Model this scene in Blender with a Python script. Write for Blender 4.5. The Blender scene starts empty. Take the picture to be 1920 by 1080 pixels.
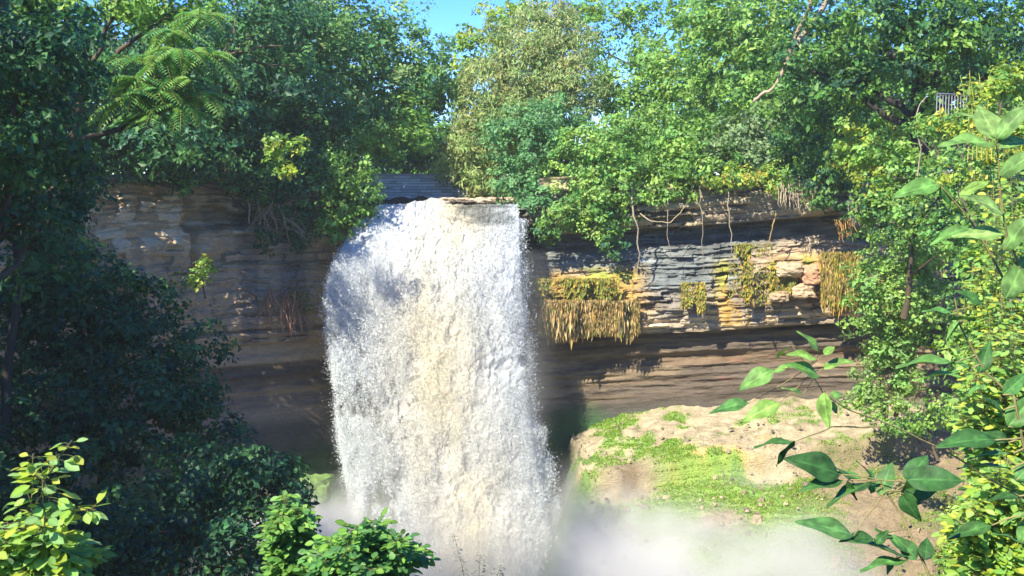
import bpy, math
import numpy as np
from math import radians, sin, cos, tan, atan, pi
rng = np.random.default_rng(11)
F = 2059.0; PITCH = radians(5.1); ZC = 16.8
sc = bpy.context.scene
C = sc.collection
def P(px, py, Y):
    a = (px-960)/F; b = (540-py)/F
    d1 = cos(PITCH)+b*sin(PITCH); d2 = -sin(PITCH)+b*cos(PITCH)
    t = Y/d1
    return np.array([a*t, Y, ZC+d2*t])
def PY(Y, z):      # vertical image row of height z at distance Y (1920-wide photo)
    return 540+F*np.tan(np.arctan2(ZC-z, Y)-PITCH)
def M2(px, Y): return px*Y/F
# ------------------------------------------------------------------ noise
def _h(i, j, k, seed):
    n = (i.astype(np.int64)*374761393 + j.astype(np.int64)*668265263 + k.astype(np.int64)*2147483647 + seed*974634777) & 0xffffffff
    n = ((n ^ (n >> 13))*1274126177) & 0xffffffff
    n = ((n ^ (n >> 16))*2246822519) & 0xffffffff
    n = n ^ (n >> 15)
    return n.astype(np.float64)/4294967295.0
def noise(x, y, z=0.0, seed=0):
    x, y, z = np.broadcast_arrays(np.asarray(x, float), np.asarray(y, float), np.asarray(z, float))
    i, j, k = np.floor(x), np.floor(y), np.floor(z)
    u, v, w = x-i, y-j, z-k
    u = u*u*(3-2*u); v = v*v*(3-2*v); w = w*w*(3-2*w)
    r = 0
    for a in (0, 1):
        for b in (0, 1):
            for c in (0, 1):
                r = r + _h(i+a, j+b, k+c, seed)*(u if a else 1-u)*(v if b else 1-v)*(w if c else 1-w)
    return r*2-1
def fbm(x, y, z=0.0, o=4, seed=0):
    r = 0; a = 1.0; s = 0; f = 1.0
    for q in range(o):
        r = r + a*noise(np.asarray(x)*f, np.asarray(y)*f, np.asarray(z)*f, seed+q*17); s += a; a *= .5; f *= 2.03
    return r/s
def smooth(a, b, x):
    t = np.clip((x-a)/(b-a), 0, 1); return t*t*(3-2*t)
def nrm(v): return v/np.maximum(np.linalg.norm(v, axis=-1, keepdims=True), 1e-9)
# ------------------------------------------------------------------ objects
def tag(o, label=None, cat=None, group=None, kind=None):
    if label: o['label'] = label
    if cat: o['category'] = cat
    if group: o['group'] = group
    if kind: o['kind'] = kind
    return o
def thing(name, label, cat, loc, group=None):
    o = bpy.data.objects.new(name, None); C.objects.link(o); o.location = [float(v) for v in loc]
    return tag(o, label, cat, group)
def mesh(name, V, Fc, mat, parent=None, col=None, shade=False):
    V = np.asarray(V, np.float32).copy()
    if parent is not None: V -= np.array(parent.location[:], np.float32)
    Fc = np.asarray(Fc, np.int32)
    me = bpy.data.meshes.new(name)
    me.vertices.add(len(V)); me.vertices.foreach_set('co', V.ravel())
    k = Fc.shape[1]
    me.loops.add(Fc.size); me.loops.foreach_set('vertex_index', Fc.ravel())
    me.polygons.add(len(Fc)); me.polygons.foreach_set('loop_start', np.arange(0, Fc.size, k, dtype=np.int32))
    me.update(calc_edges=True)
    if shade: me.shade_smooth()
    else: me.shade_flat()
    if col is not None:
        at = me.color_attributes.new('Col', 'FLOAT_COLOR', 'POINT')
        c = np.ones((len(V), 4), np.float32); c[:, :3] = np.clip(col, 0, 1)
        at.data.foreach_set('color', c.ravel())
    me.materials.append(mat)
    o = bpy.data.objects.new(name, me); C.objects.link(o)
    if parent is not None: o.parent = parent
    return o
def grid_faces(n, m):       # n rows, m columns
    a = (np.arange(n-1)[:, None]*m+np.arange(m-1)[None, :]).ravel()
    return np.stack([a, a+1, a+m+1, a+m], 1)
class Parts:
    def __init__(s): s.v = []; s.f = []; s.c = []; s.n = 0
    def add(s, V, Fc, col=None):
        V = np.asarray(V, float); Fc = np.asarray(Fc)
        if Fc.shape[1] == 3: Fc = np.concatenate([Fc, Fc[:, 2:3]], 1)
        s.v.append(V); s.f.append(Fc+s.n); s.n += len(V)
        s.c.append(np.broadcast_to(np.asarray(col if col is not None else (.5, .5, .5), float), V.shape))
        return s
    def build(s, name, mat, parent=None, shade=False):
        return mesh(name, np.concatenate(s.v), np.concatenate(s.f), mat, parent, np.concatenate(s.c), shade)
def tube(pts, rad, sides=7):
    pts = np.asarray(pts, float); n = len(pts); rad = np.broadcast_to(np.asarray(rad, float), (n,))
    d = nrm(np.gradient(pts, axis=0)); ref = np.array([.31, .17, .93])
    s = nrm(np.cross(d, ref)); t = np.cross(s, d)
    a = np.linspace(0, 2*pi, sides, endpoint=False)
    V = pts[:, None]+rad[:, None, None]*(np.cos(a)[None, :, None]*s[:, None]+np.sin(a)[None, :, None]*t[:, None])
    V = V.reshape(-1, 3); f = []
    for i in range(n-1):
        for j in range(sides):
            k = (j+1) % sides
            f.append((i*sides+j, i*sides+k, (i+1)*sides+k, (i+1)*sides+j))
    V = np.concatenate([V, pts[-1:]]); e = len(V)-1
    for j in range(sides): f.append(((n-1)*sides+j, (n-1)*sides+(j+1) % sides, e, e))
    f = np.array(f); bad = f[:, 2] == f[:, 3]
    # split the closing fan into quads of the last ring instead of degenerate faces
    f = f[~bad]
    if sides >= 4:
        b = (n-1)*sides
        for j in range(1, sides-2, 2): f = np.concatenate([f, [[b, b+j, b+j+1, b+j+2]]])
    return V[:-1], f
def bend(p0, p1, n=7, wob=.1, sag=0.0, seed=0):
    t = np.linspace(0, 1, n)[:, None]; p0 = np.asarray(p0, float); p1 = np.asarray(p1, float)
    L = np.linalg.norm(p1-p0)
    r = np.random.default_rng(seed+int(abs(p0[0]*91+p1[2]*37)*10))
    w = np.cumsum(r.normal(0, 1, (n, 3)), 0); w -= w[0]; w -= t*w[-1]
    q = p0+(p1-p0)*t+w*wob*L/n; q[:, 2] -= sag*4*(t*(1-t))[:, 0]
    return q
# ------------------------------------------------------------------ materials
def mat_new(name):
    m = bpy.data.materials.new(name); m.use_nodes = True
    nt = m.node_tree; nt.nodes.clear()
    return m, nt, nt.nodes, nt.links
def N(nodes, t, **kw):
    n = nodes.new(t)
    for k, v in kw.items():
        if k in n.inputs: n.inputs[k].default_value = v
        else: setattr(n, k, v)
    return n
def leaf_mat(name, trans=.42, rough=.5, spec=.35):
    m, nt, ns, ln = mat_new(name)
    a = N(ns, 'ShaderNodeAttribute'); a.attribute_name = 'Col'
    p = N(ns, 'ShaderNodeBsdfPrincipled'); p.inputs['Roughness'].default_value = rough; p.inputs['Specular IOR Level'].default_value = spec
    t = N(ns, 'ShaderNodeBsdfTranslucent'); hs = N(ns, 'ShaderNodeHueSaturation', Saturation=1.1, Value=1.25); hs.inputs['Hue'].default_value = .485
    mx = N(ns, 'ShaderNodeMixShader'); mx.inputs[0].default_value = trans; o = N(ns, 'ShaderNodeOutputMaterial')
    src = a.outputs['Color']
    if name == 'broad_leaf':
        tc = N(ns, 'ShaderNodeTexCoord'); n1 = N(ns, 'ShaderNodeTexNoise', Scale=22.0, Detail=4.0); n2 = N(ns, 'ShaderNodeTexNoise', Scale=160.0, Detail=2.0)
        mr = N(ns, 'ShaderNodeMapRange'); mr.inputs[1].default_value = .3; mr.inputs[2].default_value = .7; mr.inputs[3].default_value = .5; mr.inputs[4].default_value = 1.35
        vm = N(ns, 'ShaderNodeVectorMath'); vm.operation = 'SCALE'; bp = N(ns, 'ShaderNodeBump', Strength=.5, Distance=.002)
        ln.new(tc.outputs['Object'], n1.inputs['Vector']); ln.new(tc.outputs['Object'], n2.inputs['Vector']); ln.new(n1.outputs[0], mr.inputs[0]); ln.new(src, vm.inputs[0]); ln.new(mr.outputs[0], vm.inputs['Scale'])
        ln.new(n2.outputs[0], bp.inputs['Height']); ln.new(bp.outputs[0], p.inputs['Normal']); src = vm.outputs[0]
    ln.new(src, p.inputs['Base Color']); ln.new(src, hs.inputs['Color']); ln.new(hs.outputs[0], t.inputs['Color'])
    ln.new(p.outputs[0], mx.inputs[1]); ln.new(t.outputs[0], mx.inputs[2]); ln.new(mx.outputs[0], o.inputs[0])
    return m
def rock_mat(name, scale=2.0, bump=.5, rough=.85, stretch=(1, 1, 3), spec=.3, lo=.62, hi=1.35, dist=.06):
    m, nt, ns, ln = mat_new(name)
    a = N(ns, 'ShaderNodeAttribute'); a.attribute_name = 'Col'
    tc = N(ns, 'ShaderNodeTexCoord'); mp = N(ns, 'ShaderNodeMapping'); mp.inputs['Scale'].default_value = stretch
    n1 = N(ns, 'ShaderNodeTexNoise', Scale=scale, Detail=8.0, Roughness=.68); n2 = N(ns, 'ShaderNodeTexNoise', Scale=scale*5.5, Detail=5.0, Roughness=.6)
    mr = N(ns, 'ShaderNodeMapRange'); mr.inputs[1].default_value = .3; mr.inputs[2].default_value = .7; mr.inputs[3].default_value = lo; mr.inputs[4].default_value = hi
    mu = N(ns, 'ShaderNodeVectorMath'); mu.operation = 'SCALE'
    p = N(ns, 'ShaderNodeBsdfPrincipled'); p.inputs['Roughness'].default_value = rough; p.inputs['Specular IOR Level'].default_value = spec
    b = N(ns, 'ShaderNodeBump', Strength=bump, Distance=dist); o = N(ns, 'ShaderNodeOutputMaterial')
    ad = N(ns, 'ShaderNodeMath'); ad.operation = 'ADD'
    ln.new(tc.outputs['Object'], mp.inputs[0]); ln.new(mp.outputs[0], n1.inputs['Vector']); ln.new(mp.outputs[0], n2.inputs['Vector'])
    ln.new(n1.outputs[0], ad.inputs[0]); ln.new(n2.outputs[0], ad.inputs[1])
    ha = N(ns, 'ShaderNodeMath'); ha.operation = 'MULTIPLY'; ha.inputs[1].default_value = .5; ln.new(ad.outputs[0], ha.inputs[0])
    ln.new(ha.outputs[0], mr.inputs[0]); ln.new(a.outputs['Color'], mu.inputs[0]); ln.new(mr.outputs[0], mu.inputs['Scale'])
    ln.new(mu.outputs[0], p.inputs['Base Color']); ln.new(ad.outputs[0], b.inputs['Height']); ln.new(b.outputs[0], p.inputs['Normal']); ln.new(p.outputs[0], o.inputs[0])
    return m
M_leaf = leaf_mat('leaf'); M_big = leaf_mat('broad_leaf', .28, .55, .25); M_straw = leaf_mat('dry_strand', .15, .8, .1)
M_rock = rock_mat('limestone'); M_bank = rock_mat('bank_rock', 2.4, .9, .9, (1, 1, 1.5), .2, .6, 1.35, .12)
M_bark = rock_mat('bark', 6, .6, .9, (1, 1, .3), .2, .6, 1.3, .02)
M_soil = rock_mat('soil', 1.2, .6, .95, (1, 1, 1), .1)
M_wall = rock_mat('cut_stone', 3, .5, .9, (1, 1, 2), .2, .75, 1.2, .03)
M_metal = rock_mat('painted_metal', 9, .1, .45, (1, 1, 1), .5, .9, 1.1, .005)
def water_mat():
    m, nt, ns, ln = mat_new('foam')
    a = N(ns, 'ShaderNodeAttribute'); a.attribute_name = 'Col'
    p = N(ns, 'ShaderNodeBsdfPrincipled'); p.inputs['Roughness'].default_value = .55; p.inputs['Specular IOR Level'].default_value = .4
    t = N(ns, 'ShaderNodeBsdfTranslucent'); mx = N(ns, 'ShaderNodeMixShader'); mx.inputs[0].default_value = .5; o = N(ns, 'ShaderNodeOutputMaterial')
    ln.new(a.outputs['Color'], p.inputs['Base Color']); ln.new(a.outputs['Color'], t.inputs['Color'])
    ln.new(p.outputs[0], mx.inputs[1]); ln.new(t.outputs[0], mx.inputs[2]); ln.new(mx.outputs[0], o.inputs[0])
    return m
M_foam = water_mat()
def river_mat():
    m, nt, ns, ln = mat_new('river_water')
    a = N(ns, 'ShaderNodeAttribute'); a.attribute_name = 'Col'
    p = N(ns, 'ShaderNodeBsdfPrincipled'); p.inputs['Roughness'].default_value = .22; p.inputs['Specular IOR Level'].default_value = .6
    tc = N(ns, 'ShaderNodeTexCoord'); n1 = N(ns, 'ShaderNodeTexNoise', Scale=4.0, Detail=5.0); b = N(ns, 'ShaderNodeBump', Strength=.6, Distance=.05); o = N(ns, 'ShaderNodeOutputMaterial')
    ln.new(tc.outputs['Object'], n1.inputs['Vector']); ln.new(n1.outputs[0], b.inputs['Height']); ln.new(b.outputs[0], p.inputs['Normal'])
    ln.new(a.outputs['Color'], p.inputs['Base Color']); ln.new(p.outputs[0], o.inputs[0])
    return m
M_river = river_mat()
# ------------------------------------------------------------------ leaves
def tpl_diamond(w=.5):
    V = np.array([(0, 0, 0), (.45, -w/2, .07), (1, 0, -.06), (.45, w/2, .07)]); return V, np.array([(0, 1, 2, 3)]), np.ones(4)
def tpl_ovate(w=.5, fold=.09, droop=.12):
    xs = [0, .25, .55, .82, 1]; ws = [0, .42, .5, .3, 0]
    V = [(0, 0, 0)]; sh = [1.25]
    for x, q in zip(xs[1:4], ws[1:4]):
        zz = -droop*x*x
        V += [(x, -q*w, zz+fold*q), (x, 0, zz-fold*.3), (x, q*w, zz+fold*q)]; sh += [.95, 1.25, .95]
    V.append((1, 0, -droop)); sh.append(1.1)
    Fc = [(0, 1, 2, 2), (0, 2, 3, 3), (1, 4, 5, 2), (2, 5, 6, 3), (4, 7, 8, 5), (5, 8, 9, 6), (7, 10, 8, 8), (8, 10, 9, 9)]
    return np.array(V), Fc, np.array(sh)
def tpl_big(w=.42, fold=.14, droop=.25, curl=.04, nx=13):
    xs = np.linspace(0, 1, nx); vs = np.array([-1, -.8, -.5, -.14, -.035, .035, .14, .5, .8, 1])
    wid = np.clip(np.sin(pi*xs**.8), 0, 1)**.85*(1-.25*xs)
    V = []; sh = []
    for i, x in enumerate(xs):
        for v in vs:
            a = abs(v)
            vein = .75*max(0, cos((x*7-a*2.3)*2*pi))**4
            V.append((x, v*w/2*wid[i]*1.18, -droop*x**1.8+fold*a*wid[i]*.5*(1-.4*a)+curl*sin(x*9+v*2)*a*1.6+.03*cos((x*7-a*2.3)*2*pi)*a*(1-a)))
            sh.append(1.5 if a < .05 else (.92+vein*(1-a)))
    return np.array(V), grid_faces(nx, len(vs)), np.array(sh)
def split(fc):      # faces with a repeated last index become real triangles kept as quads is unsafe: give triangles separately
    q = np.array([f for f in fc if f[2] != f[3]]); t = np.array([f[:3] for f in fc if f[2] == f[3]]); return q, t
T_D = tpl_diamond(.62); T_W = tpl_diamond(.2); T_B = tpl_big()
_v, _f, _s = tpl_ovate(.62)
def _tri_to_quads(V, Fc, sh):      # ovate leaf as quads only: base and tip widened to short edges
    V = V.tolist(); sh = list(sh)
    V = [(0, -.02, 0), (0, 0, -.002), (0, .02, 0)]+V[1:10]+[(1, -.012, V[10][2]), (1, 0, V[10][2]-.002), (1, .012, V[10][2])]
    sh = [1.2]*3+sh[1:10]+[1.1]*3
    return np.array(V), grid_faces(5, 3), np.array(sh)
T_O = _tri_to_quads(_v, _f, _s)
_v, _f, _s = tpl_ovate(.36, .06, .15); T_L = _tri_to_quads(_v, _f, _s)
def place(tpl, pos, axis, normal, L, col, Wd=1.0):
    V, Fc, sh = tpl; n = len(pos)
    x = nrm(axis); z = nrm(normal-(normal*x).sum(1, keepdims=True)*x); y = np.cross(z, x)
    L = np.broadcast_to(np.asarray(L, float), (n,))[:, None, None]
    o = pos[:, None]+L*(V[None, :, 0:1]*x[:, None]+Wd*V[None, :, 1:2]*y[:, None]+V[None, :, 2:3]*z[:, None])
    f = (Fc[None]+(np.arange(n)*len(V))[:, None, None]).reshape(-1, Fc.shape[1])
    c = col[:, None]*sh[None, :, None]
    return o.reshape(-1, 3), f, c.reshape(-1, 3)
def pal(cols, n, r, var=.18, w=None):
    cols = np.array(cols); i = r.choice(len(cols), n, p=w)
    return cols[i]
def lobes_leaves(lobes, leaf, cols, dens=1.0, clump=.5, tpl=T_D, up=.5, droop=0.0, seed=1, gap=.0, flat=.6, rough=.25, fill=.35, narrow=False):
    r = np.random.default_rng(seed); PP = []; NN = []; CC = []; SZ = []
    for (c, rad) in lobes:
        c = np.asarray(c, float); rad = np.asarray(rad, float)
        A = 4*pi*((rad[0]*rad[1])**1.6/3+(rad[0]*rad[2])**1.6/3+(rad[1]*rad[2])**1.6/3)**(1/1.6)
        cr = min(clump, rad.min()*.8)
        nc = max(4, int(dens*A/(cr*cr*2.0)))
        d = nrm(r.normal(size=(nc, 3)))
        rr = np.where(r.random(nc) < fill, r.uniform(.2, .85, nc), r.uniform(.82, 1.05, nc))
        q = d*rad
        rr = rr*(1+rough*2*fbm((c+q)[:, 0]*.9/cr*.5, (c+q)[:, 1]*.9/cr*.5, (c+q)[:, 2]*.9/cr*.5, 2, seed))
        cc = c+q*rr[:, None]
        base = pal(cols, nc, r)*(1+r.normal(0, .13, (nc, 1)))
        k = max(5, int(4.2*(cr/leaf)**2))
        if gap > 0:
            keep = fbm(cc[:, 0]*.8, cc[:, 1]*.8, cc[:, 2]*.8, 2, seed+5) > -1+gap*1.1
            cc = cc[keep]; base = base[keep]; d = d[keep]
        n = len(cc)
        o = nrm(r.normal(size=(n, k, 3)))*(r.random((n, k, 1))**.45)*cr*r.uniform(.6, 1.25, (n, 1, 1))
        o[..., 2] *= flat
        p = cc[:, None]+o
        nn = nrm(d[:, None]*.55+o/cr*.6+np.array([0, 0, up])+r.normal(0, .42, (n, k, 3)))
        szs = np.repeat(r.uniform(.72, 1.4, n), k); cl = base[:, None]*(1+r.normal(0, .2, (n, k, 1)))*(1+r.normal(0, .05, (n, k, 3)))
        SZ.append(szs); PP.append(p.reshape(-1, 3)); NN.append(nn.reshape(-1, 3)); CC.append(cl.reshape(-1, 3))
    p = np.concatenate(PP); nn = np.concatenate(NN); cl = np.clip(np.concatenate(CC), .004, .9)
    ax = np.cross(nn, r.normal(size=p.shape)); ax = nrm(ax)+np.array([0, 0, -droop])
    return place(tpl, p, ax, nn, leaf*r.uniform(.65, 1.3, len(p))*np.concatenate(SZ), cl)
BARK = (.10, .075, .05)
def limb_set(base, lobes, tr, seed, col=BARK, tips=3):
    pt = Parts(); r = np.random.default_rng(seed); base = np.asarray(base, float)
    top = max(l[0][2] for l in lobes); cx = np.mean([l[0] for l in lobes], 0)
    mid = np.array([base[0]*.4+cx[0]*.6, base[1]*.4+cx[1]*.6, base[2]+(top-base[2])*.8])
    tk = bend(base-np.array([0, 0, .4]), mid, 10, .12, 0, seed)
    V, f = tube(tk, np.linspace(tr, tr*.35, 10)*(1+.25*np.exp(-np.arange(10.)*1.3)), 9); pt.add(V, f, col)
    for i, (c, rad) in enumerate(lobes):
        j = int(np.clip(np.argmin(np.abs(tk[:, 2]-(c[2]-.5*np.linalg.norm(c[:2]-tk[5][:2])))), 1, 8))
        b = bend(tk[j], c, 7, .15, -.1, seed+i); V, f = tube(b, np.linspace(tr*.42, tr*.12, 7), 6); pt.add(V, f, col)
        for q in range(tips):
            e = c+nrm(r.normal(size=3))*rad*.85
            V, f = tube(bend(b[4], e, 5, .2, 0, seed+q+i), np.linspace(tr*.16, tr*.04, 5), 4); pt.add(V, f, col)
    return pt
def mk_lobes(spec, dz=1.0):
    out = []
    for (px, py, Y, rx, ry) in spec:
        a, b = M2(rx, Y), M2(ry, Y); out.append((P(px, py, Y), np.array([a, (a+b)/2*dz, b])))
    return out
def tree(name, label, cat, base, spec, leaf, cols, tr=.22, seed=1, dens=1.0, group=None, crown='crown', trunk='trunk', bark=BARK, tips=3, dz=1.0, matl=None, lobes=None, **kw):
    lobes = lobes or mk_lobes(spec, dz)
    t = thing(name, label, cat, base, group)
    limb_set(base, lobes, tr, seed, bark, tips).build(trunk, M_bark, t, True)
    V, f, c = lobes_leaves(lobes, leaf, cols, dens, seed=seed, **kw)
    mesh(crown, V, f, matl or M_leaf, t, c)
    return t
# ------------------------------------------------------------------ amphitheatre plan
ctrl = np.array([(-20, -60), (-20, -10), (-20, 15), (-19, 28), (-16.8, 36), (-14.8, 40), (-12, 44), (-8.2, 46.6), (-6, 47), (-2.5, 47.1), (.6, 47), (4, 46.9), (9, 46.5),
                 (14, 45.6), (18, 43.4), (22, 38.5), (24.5, 28), (25, 10), (25, -60)], float)
def dense(c, step):
    t = np.concatenate([[0], np.cumsum(np.linalg.norm(np.diff(c, axis=0), axis=1))])
    s = np.arange(0, t[-1], step); q = np.stack([np.interp(s, t, c[:, 0]), np.interp(s, t, c[:, 1])], 1)
    return s, q
def plan(step, a, b):
    s, q = dense(ctrl, .25)
    k = np.hanning(13); k /= k.sum()
    qq = np.stack([np.convolve(np.pad(q[:, i], 6, 'edge'), k, 'valid') for i in (0, 1)], 1)
    ss = np.arange(a, b, step); return ss, np.stack([np.interp(ss, s, qq[:, 0]), np.interp(ss, s, qq[:, 1])], 1)
s_all, q_all = plan(.25, 0, 1e9 if False else dense(ctrl, .25)[0][-1])
i0 = np.argmin(np.hypot(q_all[:, 0]+20, q_all[:, 1]-12)); i1 = np.argmin(np.hypot(q_all[:, 0]-25, q_all[:, 1]-14))
S0 = s_all[i0]; S1 = s_all[i1]
# ------------------------------------------------------------------ cliff
def build_cliff():
    ss, q = plan(.055, S0, S1)
    tg = np.gradient(q, axis=0); tg = nrm(tg); inward = np.stack([tg[:, 1], -tg[:, 0]], 1)   # towards the gorge
    X = q[:, 0]
    top = 17.35+.35*fbm(ss*.15, 0, 0, 3, 3)
    ch = smooth(-7.2, -6.3, X)*(1-smooth(.5, 1.2, X))*(q[:, 1] > 40)
    top = top*(1-ch)+15.75*ch
    zs = np.concatenate([np.arange(-1, 5.5, .16), np.arange(5.5, 17.2, .042)]); zn = (zs+1)/18.2
    Z = -1+(top[None]+1)*zn[:, None]; Sg = np.broadcast_to(ss, Z.shape); Xg = np.broadcast_to(X, Z.shape)
    right = smooth(-3, 2, Xg)
    zt = Z-right*.075*np.clip(Xg-1, 0, 16)            # beds dip
    zt = zt+.10*noise(Sg*.22, 0, 0, 31)
    # profiles
    pr = np.interp(zt, [-1, 3, 5.5, 6.6, 7.7, 9, 10.3, 10.36, 11, 11.9, 12.4, 13.1, 13.9, 14.1, 14.75, 14.85, 15.6, 17.3],
                       [3.4, 2.2, .9, .35, .1, -.1, -.25, .55, .62, .55, .45, .05, -.35, -1.3, -1.5, -.1, .05, -.15])
    pl = np.interp(zt, [-1, 3, 5.5, 8, 10.4, 10.5, 10.9, 11.0, 11.12, 12, 13.8, 13.9, 14.6, 15.6, 17.3],
                       [3.4, 2.2, .8, .25, .0, .3, .42, .1, .35, .3, .2, .1, .25, .05, -.4])
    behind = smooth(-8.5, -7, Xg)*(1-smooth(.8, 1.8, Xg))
    off = pl*(1-right)+pr*right-behind*.5*(Z < 15.3)*(Z > 5)
    # beds and blocks
    r = np.random.default_rng(5); bnd = np.cumsum(r.choice([.07, .1, .15, .2, .3, .42], 130))-1.5
    zz = zt+.10*fbm(Sg*.9, zt*.8, 0, 4, 8)
    L = np.searchsorted(bnd, zz); ln = r.uniform(.3, 1.7, 140)[L]; sh = r.uniform(0, 9, 140)[L]
    u = (Sg+sh+.35*fbm(Sg*1.2, Z*2.5, L, 3, 5))/ln; cell = np.floor(u)
    hv = _h(cell, L, L*0, 4)
    e1 = np.minimum(u-cell, 1-(u-cell))*ln; lo = bnd[np.clip(L-1, 0, 129)]; hi = bnd[np.clip(L, 0, 129)]
    e2 = np.minimum(zz-lo, hi-zz)
    groove = np.exp(-(e1/.05)**2)*.5+np.exp(-(e2/.035)**2)
    lime = smooth(10.3, 10.6, zt)
    cap = smooth(14.6, 14.9, zt)
    amp = (.10+.30*cap*right+.16*(1-right)*smooth(13.3, 14, zt)+.10*lime)*lime
    off = off+amp*(1-.45*(1-right))*(hv-.5)*2*smooth(-.5, .3, fbm(Sg*.4, Z*.6, 0, 2, 15))-.07*groove*(.35+.65*cap)*lime+lime*.16*fbm(Sg*.6, Z*.8, 0, 4, 12)
    off = off+lime*(.09*fbm(Sg*3, Z*4, 0, 4, 13)+.16*np.abs(fbm(Sg*1.3, Z*1.6, 0, 4, 14)))
    thin = lime*right*(1-cap)*smooth(-3, 0, Xg)
    off = off+thin*(.10*noise(Sg*.7+.5*noise(Sg*2, zt*3, 0, 16), zt*11, 0, 17)+.06*noise(Sg*2.2, zt*19, 0, 18))
    # missing bites at the cap
    off = off-.8*smooth(.25, .5, fbm(Sg*.35, Z*.7, 0, 3, 77))*cap
    # sandstone: long wavy ledges
    sand = (1-lime)
    wav = noise(Sg*.22+3*noise(Sg*.05, zt*.3, 0, 2), zt*3.2+.6*noise(Sg*.15, 0, 0, 6), 0, 21)
    off = off+sand*smooth(6.5, 8.4, zt)*(.17*wav+.09*noise(Sg*.4, zt*8, 0, 22)+.07*fbm(Sg*1.2, zt*10, 0, 4, 23)+.08*np.abs(fbm(Sg*.9, zt*2.2, 0, 4, 26)))*(.45+.55*right)
    off = off+sand*.1*fbm(Sg*.3, Z*.5, 0, 3, 24)
    # talus bulge for cracks on the left
    off = off-.5*(1-right)*np.exp(-((Sg-np.interp(-12.6, X[X < -8], ss[X < -8]))/.18)**2)*smooth(12, 13.5, zt)
    V = np.stack([q[:, 0][None]+inward[:, 0][None]*off, q[:, 1][None]+inward[:, 1][None]*off, Z], -1)
    # colours
    def mixc(c, k, m): return c*(1-m[..., None])+np.array(k)*m[..., None]
    c = np.broadcast_to(np.array([.30, .235, .155]), V.shape).copy()
    c = mixc(c, (.20, .18, .15), smooth(-.3, .4, fbm(Sg*.5, zt*1.5, 0, 3, 41)))
    c = mixc(c, (.42, .34, .20), smooth(.55, .9, hv)*.6*cap)
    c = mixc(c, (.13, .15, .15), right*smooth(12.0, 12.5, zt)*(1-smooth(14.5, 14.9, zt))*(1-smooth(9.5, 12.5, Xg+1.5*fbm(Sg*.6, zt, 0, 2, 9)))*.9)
    c = mixc(c, (.40, .52, .60), right*smooth(.12, .38, fbm(Sg*.5, zt*2.6, 0, 4, 43)-.55*np.abs(zt-12.9))*(1-smooth(8.5, 10.5, Xg))*.75)
    pk = right*smooth(9, 10.5, Xg)*(1-smooth(14.5, 16, Xg))*smooth(11.2, 11.5, zt)*(1-smooth(13.2, 13.8, zt))
    c = mixc(c, (.46, .32, .20), pk*.6)
    c = mixc(c, (.48, .40, .28), right*np.exp(-((zt-10.75)/.28)**2)*smooth(4.5, 6, Xg)*.8)
    c = mixc(c, (.48, .34, .20), (1-right)*.75)
    c = mixc(c, (.56, .47, .34), (1-right)*smooth(14.2, 14.8, zt)*smooth(.45, .8, hv)*(1-smooth(16.3, 16.8, zt)))
    # moss
    mo = smooth(.0, .35, fbm(Sg*.55, zt*.6, 0, 3, 51)+.15*noise(Sg*5, zt*.5, 0, 52))*right
    mz = smooth(10.35, 10.7, zt)*(1-smooth(12.9, 13.5, zt))
    m1 = mz*smooth(.7, 1.2, Xg)*(1-smooth(5.0, 6.2, Xg))
    m2 = mz*smooth(8.2, 9.2, Xg)*(1-smooth(15.8, 16.6, Xg))*mo
    c = mixc(c, (.36, .22, .05), np.clip(m1*.85+m2*.95, 0, 1))
    c = mixc(c, (.20, .24, .035), np.clip(m1+m2, 0, 1)*smooth(-.1, .3, fbm(Sg*1.5, zt, 0, 3, 55))*smooth(11.3, 12.2, zt)*.9)
    c = c*(1+thin*.45*noise(Sg*1.1, zt*10, 0, 19))[..., None]
    # sandstone tones
    sb = np.broadcast_to(np.array([.135, .095, .058]), V.shape).copy()
    sb = mixc(sb, (.085, .07, .055), smooth(-.2, .3, wav)*.8)
    sb = mixc(sb, (.22, .165, .10), smooth(.2, .5, noise(Sg*.25, zt*3.4, 0, 61)+.4*fbm(Sg*1.5, zt*7, 0, 3, 66))*.75)
    sb = sb*(1+.35*noise(Sg*.35, zt*9, 0, 67)+.25*fbm(Sg*2, zt*5, 0, 4, 68))[..., None]
    sb = mixc(sb, (.46, .34, .21), (1-right)*smooth(9.5, 9.7, zt)*.85)
    sb = mixc(sb, (.32, .26, .19), (1-right)*(1-smooth(7, 9.4, zt))*.7)
    sb = mixc(sb, (.30, .10, .08), right*.45*smooth(.30, .5, fbm(Sg*1.6, zt*4, 0, 3, 62)-.3*np.abs(zt-8.2))*smooth(7, 8.5, Xg)*(1-smooth(11, 12.5, Xg))*.8)
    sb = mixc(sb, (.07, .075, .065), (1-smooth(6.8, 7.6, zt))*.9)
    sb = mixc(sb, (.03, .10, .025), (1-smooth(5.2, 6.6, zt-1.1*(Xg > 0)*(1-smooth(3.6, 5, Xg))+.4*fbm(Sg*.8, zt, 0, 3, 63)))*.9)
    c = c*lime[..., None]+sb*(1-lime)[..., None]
    # damp dark streaks down the left wall
    st = smooth(.15, .5, noise(Sg*1.4, Z*.12, 0, 71))*(1-right)*lime
    c = mixc(c, (.15, .13, .12), st*.6)
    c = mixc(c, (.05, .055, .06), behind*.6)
    # rim folds back over the plateau
    rim = []; rc = []
    for d, dzz in ((.6, .05), (1.6, .1), (3.0, -.25)):
        o2 = off[-1]-d; rim.append(np.stack([q[:, 0]+inward[:, 0]*o2, q[:, 1]+inward[:, 1]*o2, Z[-1]+dzz+.1*fbm(ss*.8, d, 0, 3, 9)], -1)); rc.append(c[-1])
    V = np.concatenate([V, np.array(rim)]); c = np.concatenate([c, np.array(rc)])
    n, m = V.shape[:2]
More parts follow.
